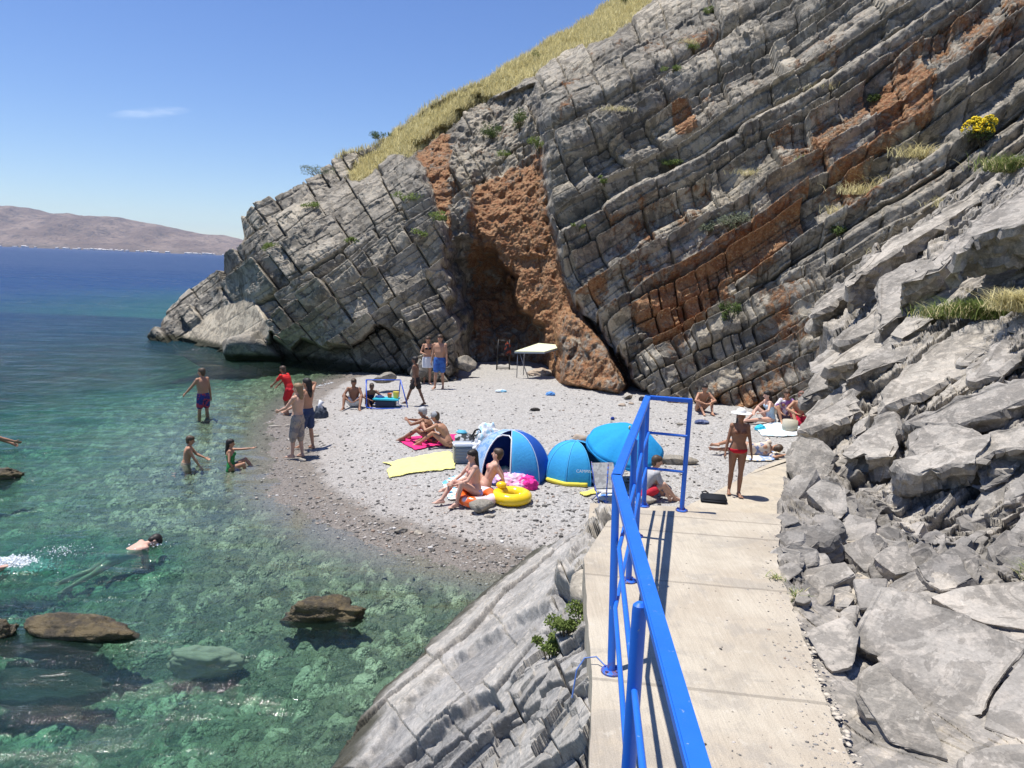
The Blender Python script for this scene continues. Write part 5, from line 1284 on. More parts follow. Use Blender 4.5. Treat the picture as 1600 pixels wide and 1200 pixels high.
    def part(name, shapes, mat, sm=3, v_=vx): return link(name, scale(remeshed(name, shapes, v_, sm)), mat, root)
    hm = HAIR[hair]
    if hair != 'none':
        hh_ = [ell(hc+hv*.034-lk*.022, (hs, lk, hv), (.091, .103, .104)), ell(hc+hv*.062+lk*.018, (hs, lk, hv), (.080, .086, .066)), ell(hc-lk*.05-hv*.03, (hs, lk, hv), (.080, .060, .078))]
        if hairlen:
            b1 = hc-lk*.07; b2 = N-fr*.10-sp*hairlen*.45; b3 = N-fr*.12-sp*hairlen
            hh_ += [cap(b1, b2, .078, .072, flat=(fr, .6)), cap(b2, b3, .072, .035, flat=(fr, .6))]
        part('hair', hh_, hm)
    def pelvis(inf, u1=.12, lenf=.45, flare=.012):
        rs_ = [ring(u_, w_, d_, inf) for u_, w_, d_ in prof if u_ <= u1]+[ring(u1+.02, .155, .108, inf)]
        o = [loft(rs_)]+[ell(P0-fr*.055-sp*.07+sd_*q*.075, (sd_, fr, sp), (.082*wf+inf, .075+inf, .085+inf)) for q in (-1, 1)]
        for Hh, K, A in legs:
            if lenf > 0: o.append(cap(Hh, Hh.lerp(K, lenf), .092*wf+inf, .078+flare+inf))
            if lenf > .8: o.append(cap(K, K.lerp(A, min(1, lenf-.8)), .062+inf, .062+flare))
        return o
    for w_ in wear:
        k, mt = w_[0], w_[1]
        if k == 'shorts': part('shorts', pelvis(.010, .14, w_[2] if len(w_) > 2 else .45), mt)
        if k == 'briefs': part('briefs', [loft([ring(-.10, .140, .104, .009), ring(-.03, .166, .117, .009), ring(.06, .168, .116, .008)])]+[ell(P0-fr*.055-sp*.06+sd_*q*.075, (sd_, fr, sp), (.086*wf, .081, .070)) for q in (-1, 1)], mt)
        if k == 'bra': part('bikini_top', [loft([ring(.63, .150 if fem else .168, .110, .004), ring(.68, .154 if fem else .170, .112, .004)])]+[ell(at(.70)+fr*.090+sd_*q*.068, (sd_, fr, sp), (.058, .056, .056)) for q in (-1, 1)], mt)
        if k == 'suit': part('swimsuit', [loft([ring(u_, ww, dd_, .006) for u_, ww, dd_ in prof[1:7]]+[ring(.72, .13, .108, .006)])]+[ell(P0-fr*.055-sp*.07+sd_*q*.075, (sd_, fr, sp), (.088, .082, .086)) for q in (-1, 1)]+([ell(at(.70)+fr*.088+sd_*q*.068, (sd_, fr, sp), (.064, .056, .064)) for q in (-1, 1)] if fem else []), mt)
        if k == 'shirt':
            sh = [loft([ring(u_, ww, dd_, .014) for u_, ww, dd_ in prof[3:9]]+[ring(.95, .09, .075, .006)])]
            for Sx, E, W in arms: sh += [ell(Sx, (sd_, fr, sp), (.070, .068, .074)), cap(Sx, Sx.lerp(E, .7), .060, .058)]
            part('shirt', sh, mt)
        if k == 'skirt':
            Kc = (legs[0][1]+legs[1][1])/2; c0 = at(.14); c1 = P0.lerp(Kc, w_[2] if len(w_) > 2 else .7); part('skirt', [loft([(c0, sd_, fr, .150, .112), (P0, sd_, fr, .186, .142), (c1, sd_, fr, .215, .165)])]+pelvis(.008, .05, .2), mt)
        if k == 'hat':
            hb = hc+hv*.062; V, F = [], []; part('hat', [ell(hb+hv*.018, (hs, lk, hv), (.098, .108, .088))]+[ell(hb, (hs, lk, (hv+lk*.10).normalized()), (.215, .225, .012), 28, 8)], mt, 1, .008)
        if k == 'cap': part('cap', [ell(hc+hv*.045-lk*.008, (hs, lk, hv), (.095, .111, .094)), ell(hc+hv*.05+lk*.112, (hs, lk, hv), (.060, .065, .010))], mt, 1, .009)
        if k == 'mask':
            part('mask', [ell(hc+lk*.082+hv*.008, (hs, lk, hv), (.070, .034, .040))], mt, 1, .009)
    return root
def seat(px, py, **kw): return GB(px, py)
IN = Vector
C_ = cloth
WG = 'people in the water'; BG = 'people on the beach'
def W0(px, py): return Gz(px, py, 0)
# --- in the water
p = W0(318, 645); p.z = -.46
fig('person wading knee deep in blue and red trunks, seen from behind, left arm held out', p, -62, 1.78, pel=(0, 0, .95), spine=(0, .05, 1), look=(-.3, 1, -.1), hands=((-.36, .42, .92), (.30, .02, .82)), elb=((-.6, -.4, -1), (.6, -1, 0)), feet=((-.12, .05, .08), (.13, -.06, .08)), skin='tan', hair='brown', fat=1.25, wear=(('shorts', C_((.035, .05, .20), (.45, .06, .10)), .62),), group=WG)
p = GB(451, 648)
fig('person in a red shirt and red shorts leaning forward at the water edge', p, -68, 1.52, pel=(0, -.04, .90), spine=(0, .38, 1), bend=.5, look=(-.1, 1, -.6), hands=((-.12, .62, .92), (.10, .60, .86)), elb=((-.5, 0, -1), (.5, 0, -1)), feet=((-.09, -.05, .08), (.12, .16, .08)), skin='brown', hair='brown', wear=(('shirt', C_((.62, .03, .03))), ('shorts', C_((.55, .025, .035)), .75)), group=BG)
p = GB(465, 716)
fig('fair haired person standing at the water edge in long beige shorts', p, -72, 1.74, spine=(0, -.03, 1), look=(-.1, 1, -.15), hands=((-.16, .38, 1.10), (.12, .36, 1.08)), elb=((-.8, -.6, -1), (.8, -.4, -1)), feet=((-.09, .08, .08), (.10, -.06, .08)), skin='fair', hair='light', hairlen=.06, wear=(('shorts', C_((.36, .30, .25), (.22, .20, .20)), .95),), group=BG)
p = GB(480, 702)
fig('dark haired person in navy shorts standing behind the fair haired person, hand at the head', p, -60, 1.72, look=(-.3, 1, 0), hands=((-.18, .2, 1.30), (.14, .12, 1.62)), elb=((-.8, -.2, -.6), (1, -.1, -.3)), feet=((-.10, .10, .08), (.11, -.08, .08)), skin='tan', hair='black', hairlen=.16, wear=(('shorts', C_((.04, .06, .13)), .78),), group=BG)
p = W0(290, 725); p.z = -.32
fig('brown haired child kneeling in the water with both hands in front', p, 72, 1.45, pel=(0, 0, .36), spine=(0, .20, 1), look=(.1, 1, -.35), hands=((-.14, .48, .50), (.18, .36, .36)), elb=((-.6, -.5, -.6), (.8, -.4, -.4)), feet=((-.14, -.30, .06), (.14, -.30, .06)), knee=((-.2, 1, .1), (.2, 1, .1)), toes=((0, -1, -.2), (0, -1, -.2)), skin='tan', hair='brown', wear=(('shorts', C_((.30, .26, .20)), .3),), group=WG)
p = W0(361, 727); p.z = -.32
fig('girl in a green swimsuit kneeling in the water with one arm stretched out', p, 78, 1.40, pel=(0, 0, .34), spine=(0, -.03, 1), look=(0, 1, 0), hands=((-.12, .72, .86), (.20, .10, .36)), elb=((-.4, 0, -1), (.8, -.4, 0)), feet=((-.08, .62, .22), (.12, .40, .10)), knee=((-.2, .6, .8), (.3, .6, .5)), toes=((0, 1, 0), (0, 1, 0)), skin='tan', hair='black', hairlen=.14, sex='f', wear=(('suit', C_((.04, .26, .08))),), group=WG)
p = W0(200, 858); p.z = -.02
fig('swimmer with a black mask floating face down, back above the water', p, 52, 1.5, pel=(0, -.20, -.09), spine=(0, 1, .16), bend=-.6, headv=(0, 1, .35), look=(.5, .6, -1), side=(1, 0, 0), hands=((-.20, .30, -.50), (.20, .26, -.50)), elb=((-1, 0, -.3), (1, 0, -.3)), feet=((-.12, -1.0, -.38), (.12, -1.0, -.45)), knee=((0, 0, -1), (0, 0, -1)), toes=((0, -1, 0), (0, -1, 0)), skin='pink', hair='black', wear=(('mask', C_((.75, .78, .80))), ('briefs', C_((.50, .30, .24)))), group=WG)
p = W0(-62, 893); p.z = 0
fig('swimmer at the left edge of the photo, mostly hidden by white splashing', p, -100, 1.75, pel=(0, .15, -.12), spine=(0, 1, .1), headv=(0, 1, .2), look=(0, .6, -1), hands=((-.3, 1.0, -.05), (.3, .9, -.1)), elb=((-1, 0, 0), (1, 0, 0)), feet=((-.10, -.52, .02), (.12, -.62, -.05)), knee=((0, 0, -1), (0, 0, -1)), toes=((0, -1, .2), (0, -1, 0)), skin='pink', hair='brown', wear=(('shorts', C_((.1, .1, .14)), .3),), group=WG)
p = W0(-14, 706); p.z = -.95
fig('bather at the left edge of the photo, only one reaching arm in view', p, 60, 1.7, look=(0, 1, 0), hands=((-.2, .4, 1.1), (.05, .66, 1.12)), elb=((-.6, -.4, -.6), (.6, -.2, -.6)), skin='tan', hair='black', wear=(('shorts', C_((.03, .03, .05))),), group=WG)
# --- at the back of the beach
def gg(px, py, dz=0): q = GB(px, py); q.z += dz; return q
SEATF = ((-.24, .62, .07), (.24, .60, .07)); SK_ = ((-.35, .2, 1), (.35, .2, 1))
fig('person in white shorts sitting at the water edge left of the blue frame', gg(553, 636), 176, 1.70, pel=(0, -.05, .12), spine=(0, .14, 1), bend=.5, look=(0, 1, -.45), hands=((-.10, .34, .26), (.12, .32, .26)), elb=((-1, 0, -.2), (1, 0, -.2)), feet=((-.24, .50, .07), (.26, .46, .07)), knee=SK_, toes=((-.4, 1, 0), (.4, 1, 0)), skin='brown', hair='brown', wear=(('shorts', C_((.72, .72, .70)), .5),), group=BG)
fig('child in a dark navy swimsuit sitting inside the blue frame', gg(578, 634), 150, 1.42, pel=(0, -.05, .12), spine=(0, .28, 1), bend=.7, look=(0, 1, -.8), hands=((-.14, .44, .34), (.14, .42, .30)), elb=((-1, 0, -.2), (1, 0, -.2)), feet=((-.14, .50, .07), (.16, .46, .07)), knee=SK_, skin='dark', hair='brown', sex='m', wear=(('suit', C_((.02, .025, .07))),), group=BG)
fig('slim child in dark shorts walking left across the pebbles', gg(649, 634), -80, 1.52, pel=(0, 0, .93), spine=(0, .06, 1), look=(0, 1, -.12), hands=((-.22, -.05, .86), (.20, .20, .88)), elb=((-.4, -1, 0), (.4, -1, 0)), feet=((-.07, .34, .08), (.08, -.30, .11)), knee=((0, 1, 0), (0, 1, 0)), toes=((0, 1, 0), (.1, 1, -.3)), skin='dark', hair='black', wear=(('shorts', C_((.035, .03, .03)), .6),), group=BG)
fig('person in a white skirt and black top walking behind the person in blue shorts', gg(667, 600), 165, 1.72, spine=(0, .03, 1), look=(.2, 1, -.1), hands=((-.18, .26, 1.10), (.14, .28, 1.14)), elb=((-.8, -.4, -1), (.8, -.4, -1)), feet=((-.08, .14, .08), (.09, -.12, .08)), skin='tan', hair='brown', hairlen=.18, sex='f', wear=(('skirt', C_((.72, .72, .73)), .75), ('bra', C_((.02, .02, .03)))), group=BG)
fig('stout person in wide blue swim shorts walking toward the camera near the left cliff', gg(686, 608), 190, 1.88, spine=(0, 0, 1), look=(.25, 1, -.1), hands=((-.27, .10, .84), (.27, .04, .84)), elb=((-.5, -1, 0), (.5, -1, 0)), feet=((-.10, -.10, .08), (.11, .12, .08)), skin='tan', hair='brown', fat=1.3, wear=(('shorts', C_((.05, .14, .42), (.04, .09, .30)), .72),), group=BG)
# --- pair on the pink towel
fig('grey haired person hugging the knees on the pink towel', gg(672, 692, .03), -78, 1.70, pel=(0, -.05, .11), spine=(0, .30, 1), bend=.8, look=(0, 1, .0), hands=((-.12, .56, .52), (.10, .58, .50)), elb=((-1, 0, -.4), (1, 0, -.4)), feet=((-.14, .66, .07), (.14, .60, .07)), knee=((-.1, .1, 1), (.2, .1, 1)), skin='brown', hair='gray', wear=(('briefs', C_((.05, .05, .07))),), group=BG)
fig('person with dark tied hair leaning on the knees, nearer one on the pink towel', gg(696, 699, .03), -80, 1.68, pel=(0, -.05, .12), spine=(0, .42, 1), bend=.9, look=(0, 1, -.35), hands=((-.10, .54, .50), (.12, .58, .46)), elb=((-1, 0, -.4), (1, 0, -.4)), feet=((-.14, .62, .07), (.16, .70, .07)), knee=((-.1, .1, 1), (.2, .1, 1)), skin='tan', hair='brown', sex='f', wear=(('briefs', C_((.30, .15, .10))), ('cap', C_((.30, .31, .33)))), group=BG)
# --- pair by the blue tent
fig('person leaning back behind the long haired one, one knee raised', gg(758, 768, .02), -92, 1.68, pel=(0, 0, .12), spine=(0, -.42, 1), look=(.3, 1, .2), hands=((-.2, -.40, .08), (.22, -.40, .08)), elb=((-.4, -1, 0), (.4, -1, 0)), feet=((-.14, .76, .07), (.16, .46, .07)), knee=((-.15, .3, 1), (.2, .2, 1)), skin='pink', hair='brown', sex='f', wear=(('briefs', C_((.55, .25, .22))), ('bra', C_((.55, .22, .2)))), group=BG)
fig('long dark haired person in a bikini sitting on the orange swim ring', gg(740, 784, .06), -112, 1.68, pel=(0, -.02, .18), spine=(0, .06, 1), bend=.3, look=(-.15, 1, -.25), hands=((-.12, .42, .34), (.16, .40, .32)), elb=((-.8, -.5, -.4), (.8, -.5, -.4)), feet=((-.16, .40, -.02), (.10, .62, .0)), knee=((-.2, .2, 1), (.2, .2, 1)), skin='pink', hair='black', hairlen=.44, sex='f', wear=(('briefs', C_((.32, .33, .62), (.7, .7, .75))), ('bra', C_((.70, .35, .30)))), group=BG)
# --- right side
fig('person in red shorts sitting in the shade of the blue umbrella', gg(1006, 780), 80, 1.65, pel=(0, 0, .14), spine=(0, .28, 1), bend=.5, look=(.2, 1, -.2), hands=((-.18, .42, .10), (.20, .44, .10)), elb=((-.5, -.6, 0), (.5, -.6, 0)), feet=((-.14, .56, .07), (.16, .60, .07)), knee=SK_, skin='fair', hair='brown', wear=(('shorts', C_((.55, .03, .05)), .5), ('shirt', C_((.42, .42, .43)))), group=BG)
fig('person sitting with raised knees at the foot of the cliff behind the handrail', gg(1095, 643), 170, 1.62, pel=(0, -.05, .12), spine=(0, .24, 1), bend=.7, look=(0, 1, -.4), hands=((-.10, .42, .34), (.12, .42, .34)), elb=((-1, 0, -.2), (1, 0, -.2)), feet=((-.14, .50, .07), (.14, .48, .07)), knee=SK_, skin='tan', hair='black', wear=(('briefs', C_((.10, .08, .08))),), group=BG)
p = Gz(1147, 775, AZ)
fig('standing person in a white sun hat and red swim briefs facing the camera', p, 184, 1.60, spine=(0, 0, 1), look=(.1, 1, -.1), hands=((-.27, .06, .82), (.27, .05, .80)), elb=((-.7, -1, 0), (.7, -1, 0)), feet=((-.075, .03, .08), (.085, -.12, .08)), skin='brown', hair='black', hairlen=.10, sex='f', fat=1.1, wear=(('briefs', C_((.50, .015, .03))), ('bra', C_((.19, .085, .055))), ('hat', C_((.72, .72, .70)))), group=BG)
fig('person lying in a flowered top on towels behind the one with the white hat', gg(1172, 712, .04), 96, 1.66, pel=(0, -.05, .12), spine=(0, 1, .08), side=(0, 0, 1), headv=(0, 1, .2), look=(-1, .2, .2), hands=((.15, .75, .06), (-.3, .45, .10)), elb=((.6, 0, 0), (-.6, 0, .4)), feet=((.02, -.82, .07), (.05, -.80, .20)), knee=((-1, 0, 0), (-1, 0, .3)), toes=((-.4, -1, 0), (-.4, -1, 0)), skin='tan', hair='brown', sex='f', wear=(('shirt', C_((.62, .52, .42), (.16, .20, .34))), ('briefs', C_((.6, .5, .4)))), group=BG)
fig('person in a light blue top sitting with stretched legs, leftmost of three by the slate', gg(1203, 660), -100, 1.68, pel=(0, 0, .12), spine=(0, .14, 1), bend=.6, look=(0, 1, -.4), hands=((-.16, .40, .30), (.15, .42, .26)), elb=((-1, 0, -.2), (1, 0, -.2)), feet=((-.16, .85, .07), (.2, .56, .07)), knee=((-.1, .2, 1), (.3, .2, 1)), skin='pink', hair='black', hairlen=.1, sex='f', wear=(('suit', C_((.42, .55, .66))),), group=BG)
fig('person in a white and purple shirt, middle one of three sitting by the slate', gg(1224, 658), 188, 1.66, pel=(0, 0, .16), spine=(0, .16, 1), bend=.5, look=(.1, 1, -.5), hands=((-.14, .36, .30), (.15, .36, .30)), elb=((-1, 0, -.2), (1, 0, -.2)), feet=((-.12, .44, .07), (.14, .40, .07)), knee=SK_, skin='tan', hair='brown', hairlen=.12, sex='f', wear=(('shirt', C_((.72, .70, .74), (.32, .14, .42))), ('shorts', C_((.12, .10, .14)), .3)), group=BG)
fig('bare chested person in a cap and red shorts sitting closest to the slate', gg(1247, 662), 195, 1.74, pel=(0, 0, .14), spine=(0, .20, 1), bend=.5, look=(.1, 1, -.5), hands=((-.16, .42, .34), (.14, .42, .36)), elb=((-1, 0, -.2), (1, 0, -.2)), feet=((-.24, .50, .07), (.10, .55, .07)), knee=SK_, skin='tan', hair='brown', fat=1.2, wear=(('shorts', C_((.50, .03, .08)), .6), ('cap', C_((.22, .12, .10)))), group=BG)

# ================================================================== THINGS ON THE BEACH
P_ = plain
def thing(name, loc, label, cat, group=None, rz=0): return empty(name, loc, label, cat, group, R(rz))
def sub(root, name, fn, mat, smooth=False, ang=None):
    bm = bmesh.new(); fn(bm); o = bobj(name, bm, mat, root, smooth)
    if ang: autosmooth(o, ang)
    return o
def cloth_sheet(name, px_poly, label, cat, mat, seed=0, thick=.012, lift=.02, wr=.03, group=None, res=.022):
    """a towel lying on the stones: outline on the ground, wrinkled, with thickness"""
    pts = [GB(*q) for q in px_poly]; xs = [p.x for p in pts]; ys = [p.y for p in pts]
    c = sum(pts, Vector())/len(pts)
    nx = max(6, int((max(xs)-min(xs))/res)); ny = max(6, int((max(ys)-min(ys))/res))
    X, Y = np.meshgrid(np.linspace(min(xs)-.03, max(xs)+.03, nx), np.linspace(min(ys)-.03, max(ys)+.03, ny))
    sd = poly_sd(X, Y, [(p.x, p.y) for p in pts])+.02*fbm(np.stack([X*9, Y*9, 0*X], -1), 1, 2, seed)
    keep = sd > -.005
    Q = np.stack([X, Y, 0*X+seed], -1); Z = np.array([[ground_z(x, y) for x, y in zip(r1, r2)] for r1, r2 in zip(X, Y)])
    Z = Z+lift+wr*(.5+.5*ridged(Q*np.array([1, 1.0, 1]), 2.2, 3, seed+3))*ss(-.02, .12, sd)+wr*.4*fbm(Q, 7, 2, seed)
    idx = -np.ones(X.shape, int); V, F = [], []
    for i in range(ny):
        for j in range(nx):
            if keep[i, j]: idx[i, j] = len(V); V.append((X[i, j]-c.x, Y[i, j]-c.y, Z[i, j]-c.z))
    for i in range(ny-1):
        for j in range(nx-1):
            q = [idx[i, j], idx[i, j+1], idx[i+1, j+1], idx[i+1, j]]; q = [k for k in q if k >= 0]
            if len(q) >= 3: F.append(tuple(q))
    me = bpy.data.meshes.new(name); me.from_pydata(V, [], F); me.shade_smooth()
    o = link(name, me, mat); o.location = c; m = o.modifiers.new('thick', 'SOLIDIFY'); m.thickness = thick; m.offset = 1
    return tag(o, label, cat, group)
def heap(name, px, py, w, d, h, label, cat, mat, seed, group=None, dz=0, loc=None, yoff=0):
    p = loc or GB(px, py); bm = bmesh.new(); bmesh.ops.create_icosphere(bm, subdivisions=5, radius=1)
    co = np.array([v_.co for v_ in bm.verts]); n = co.copy(); co[:, 2] = np.where(co[:, 2] < -.1, -.1+.1*co[:, 2], co[:, 2])
    co = co*np.array([w/2, d/2, h])+n*(ridged(n+seed, 1.9, 4, seed)*.30+fbm(n+seed, 4, 3, seed)*.16)[:, None]*np.array([w/2, d/2, h*.8])
    for v_, q in zip(bm.verts, co): v_.co = q
    me = bpy.data.meshes.new(name); bm.to_mesh(me); bm.free(); o = link(name, me, mat, None, True); o.location = (p.x, p.y+yoff, p.z+.03+dz)
    return tag(o, label, cat, group)
TG = 'towels on the pebbles'
cloth_sheet('towel', [(594, 722), (612, 724), (700, 706), (712, 712), (712, 734), (640, 742), (608, 748), (604, 738), (611, 729)], 'pale yellow towel spread on the pebbles, near end folded', 'towel', cloth((.78, .72, .26)), 2, wr=.035, group=TG)
cloth_sheet('towel', [(622, 690), (640, 684), (712, 680), (716, 694), (672, 699), (650, 705), (634, 697)], 'bright pink towel under the two people hugging their knees', 'towel', cloth((.72, .03, .18)), 4, wr=.02, group=TG)
cloth_sheet('towel', [(690, 756), (712, 744), (760, 752), (775, 772), (740, 784), (700, 782)], 'white and blue towel under the legs of the pair by the tent', 'towel', cloth((.70, .68, .66), (.12, .40, .62)), 6, group=TG)
cloth_sheet('towel', [(1180, 668), (1205, 661), (1262, 668), (1275, 680), (1225, 684), (1190, 682)], 'pale blue patterned towel in front of the three by the slate', 'towel', cloth((.55, .68, .74), (.75, .75, .75)), 8, group=TG)
cloth_sheet('towel', [(1140, 713), (1190, 702), (1224, 712), (1206, 722), (1160, 722)], 'cream and blue towel under the lying person', 'towel', cloth((.70, .62, .48), (.25, .35, .55)), 9, group=TG)
cloth_sheet('cloth', [(930, 778), (944, 766), (1000, 770), (1004, 788), (950, 792)], 'blue and white mat beside the light blue beach tent', 'mat', cloth((.70, .70, .66), (.08, .22, .60)), 10)
cloth_sheet('cloth', [(906, 772), (932, 764), (940, 770), (912, 778)], 'small yellow cloth at the entrance of the light blue beach tent', 'cloth', cloth((.75, .68, .15)), 11)
heap('clothes', 802, 760, .62, .5, .22, 'pale pink heap of clothes between the swim rings and the blue tent', 'clothes', cloth((.78, .35, .55), (.70, .55, .70)), 3)
heap('clothes', 822, 762, .40, .3, .20, 'bright magenta garment beside the yellow swim ring', 'clothes', cloth((.75, .04, .30)), 7)
heap('clothes', 784, 756, .34, .4, .16, 'lilac cloth lying at the mouth of the blue tent', 'clothes', cloth((.50, .36, .60), (.72, .6, .75)), 9)
heap('cloth', 1097, 662, .34, .22, .07, 'dark blue shirt left on the pebbles behind the handrail', 'cloth', cloth((.07, .09, .18), (.16, .19, .30)), 12)
heap('cloth', 860, 618, .26, .16, .09, 'small crumpled blue cloth on the upper beach', 'cloth', cloth((.12, .30, .62)), 13)
heap('cloth', 783, 613, .34, .14, .06, 'white and light blue cloth on the upper beach', 'cloth', cloth((.68, .76, .80), (.25, .55, .72)), 14)
heap('bag', 886, 597, .28, .2, .10, 'white and blue plastic bag left of the backpack', 'bag', cloth((.72, .75, .80), (.25, .4, .65)), 15)
heap('cloth', 836, 642, .26, .12, .06, 'small dark garment in the middle of the beach', 'cloth', cloth((.05, .045, .04)), 16)
heap('cloth', 957, 656, .10, .08, .05, 'tiny navy cloth above the blue umbrella', 'cloth', cloth((.02, .05, .25)), 17)
heap('cloth', 1004, 626, .22, .14, .10, 'dark bundle left of the handrail corner', 'bundle', cloth((.04, .04, .06)), 18)
heap('cloth', 1188, 672, .26, .2, .10, 'turquoise towel bundle left of the three by the slate', 'towel', cloth((.05, .50, .68)), 19)
heap('cloth', 1208, 706, .28, .2, .08, 'crumpled yellow orange cloth beside the lying person', 'cloth', cloth((.72, .45, .15), (.7, .65, .55)), 20)
heap('cloth', 1170, 661, .22, .12, .06, 'black sandals heap by the stretched leg', 'sandals', cloth((.02, .02, .02)), 21)
heap('bag', 1244, 666, .22, .2, .20, 'red bag between the person in the cap and the slate', 'bag', cloth((.62, .03, .08)), 22)
cloth_sheet('towel', [(950, 700), (962, 695), (996, 700), (985, 708), (958, 709)], 'white towel behind the blue umbrella', 'towel', cloth((.70, .69, .66)), 23, group=TG)

# black folded bag on the apron
p = Gz(1114, 782, AZ); r = thing('folded_bag', p, 'flat black folded bag lying on the concrete beside the standing person', 'bag', rz=-12)
blk_ = cloth((.015, .017, .022))
sub(r, 'body', lambda bm: (box_bm(bm, (0, 0, .03), (.44, .40, .05), None, .015), box_bm(bm, (.02, .01, .065), (.42, .37, .022), Matrix.Rotation(.05, 3, 'Z'), .01)), blk_, True)
sub(r, 'handle', lambda bm: tube_bm(bm, [(-.16, .18, .05), (-.19, .25, .07), (-.13, .28, .08), (-.08, .2, .07)], .012, 8), blk_, True)

# swim rings
def ring_float(px, py, Rr, rr, label, mat, extra=None, rz=0, tilt=0, dz=0, yo=0):
    p = GB(px, py); r = thing('swim_ring', p, label, 'swim ring', 'inflatable swim rings', rz)
    r.rotation_euler.x = tilt; r.location.y += yo
    def f(bm):
        n = 48; pts = [(Rr*math.cos(2*PI*k/n), Rr*math.sin(2*PI*k/n), rr*.95) for k in range(n)]; 
        tube_bm(bm, pts, [rr*(1+.015*math.sin(k*2*PI*9/n)) for k in range(n)], 20, closed=True)
    r.location.z += dz; sub(r, 'ring', f, mat, True)
    sub(r, 'valve', lambda bm: tube_bm(bm, [(Rr*.55, -Rr*.8, rr*1.85), (Rr*.55, -Rr*.8, rr*2.05)], .014, 10), P_('valve_%d' % px, (.75, .75, .72), .4), True)
    return r
t = NT('orange_vinyl'); v = t.obj(); w_ = t.noise(2.2, 1, .5, v)
c = t.mix(t.step(.50, .53, w_), (.85, .14, .02), (.80, .62, .66))
M['ovin'] = t.fin(t.bsdf(c, .22, .6, t.bump(t.noise(9, 3, .5, v), .3, .02)))
t = NT('yellow_vinyl'); v = t.obj(); M['yvin'] = t.fin(t.bsdf((.86, .58, .015), .22, .6, t.bump(t.noise(9, 3, .5, v), .35, .02)))
ring_float(745, 784, .30, .105, 'orange inflatable swim ring under the long haired person', M['ovin'], tilt=.06)
rr_ = ring_float(799, 784, .27, .115, 'yellow inflatable swim ring beside the orange one', M['yvin'])
sub(rr_, 'duck_head', lambda bm: (bmesh.ops.create_uvsphere(bm, u_segments=20, v_segments=14, radius=.085, matrix=Matrix.Translation((-.20, .16, .27)) @ Matrix.Diagonal((1.2, 1, .8, 1)))), M['yvin'], True)

# grey cool box
p = GB(722, 722); r = thing('cool_box', p, 'grey ribbed cool box behind the long haired person', 'cool box', rz=12)
t = NT('ribbed_grey'); v = t.obj(); s_ = t.n('ShaderNodeSeparateXYZ'); t.t.links.new(v, s_.inputs[0])
wv_ = t.math('SINE', t.math('MULTIPLY', s_.outputs[2], 190)); M['rib'] = t.fin(t.bsdf(t.mix(t.step(-.3, .6, wv_), (.20, .21, .23), (.42, .43, .45)), .5, .4, t.bump(wv_, .8, .01)))
sub(r, 'body', lambda bm: box_bm(bm, (0, 0, .19), (.40, .34, .38), None, .025), M['rib'], True, 50)
sub(r, 'lid', lambda bm: box_bm(bm, (0, 0, .41), (.43, .37, .06), None, .02), P_('pale_grey_plastic', (.58, .60, .63), .45), True, 50)
sub(r, 'handle', lambda bm: tube_bm(bm, [(-.2, 0, .36), (-.2, 0, .47), (.2, 0, .47), (.2, 0, .36)], .011, 8), P_('pale_grey_plastic', (.58, .60, .63), .45), True)
# tote bag
p = GB(727, 700); r = thing('tote_bag', p, 'black and grey beach tote with raised handles behind the cool box', 'bag', rz=-15)
sub(r, 'body', lambda bm: box_bm(bm, (0, 0, .17), (.50, .24, .34), None, .05), cloth((.045, .05, .055), (.45, .47, .50)), True)
for yy_ in (-.06, .06):
    sub(r, 'handle', lambda bm: tube_bm(bm, [(-.14+.3, yy_, .30), (-.06+.3, yy_, .46), (.06+.3, yy_, .50), (.15+.25, yy_, .44), (.20, yy_*1.2, .30)], .014, 8), P_('black_webbing', (.02, .02, .022), .7), True)
sub(r, 'towel_end', lambda bm: box_bm(bm, (-.10, 0, .37), (.26, .16, .10), None, .04), cloth((.12, .45, .62)), True)
heap('bag', 762, 700, .62, .45, .50, 'large white and pale blue plastic bag leaning on the blue tent', 'bag', cloth((.74, .76, .78), (.42, .66, .80)), 31)
heap('bag', 745, 712, .30, .26, .30, 'crumpled white bag between the cool box and the tent', 'bag', cloth((.70, .71, .72)), 33)
# sack at the water edge
p = GB(501, 652); o = heap('sack', 501, 652, .34, .30, .30, 'dark bag with a white tied top at the water edge', 'bag', cloth((.06, .07, .09)), 35)
bm = bmesh.new(); tube_bm(bm, [(0, 0, .22), (-.02, 0, .34), (.03, .02, .44)], [.11, .05, .08], 10); tp_ = bobj('tied_top', bm, cloth((.70, .71, .74)), o, True)

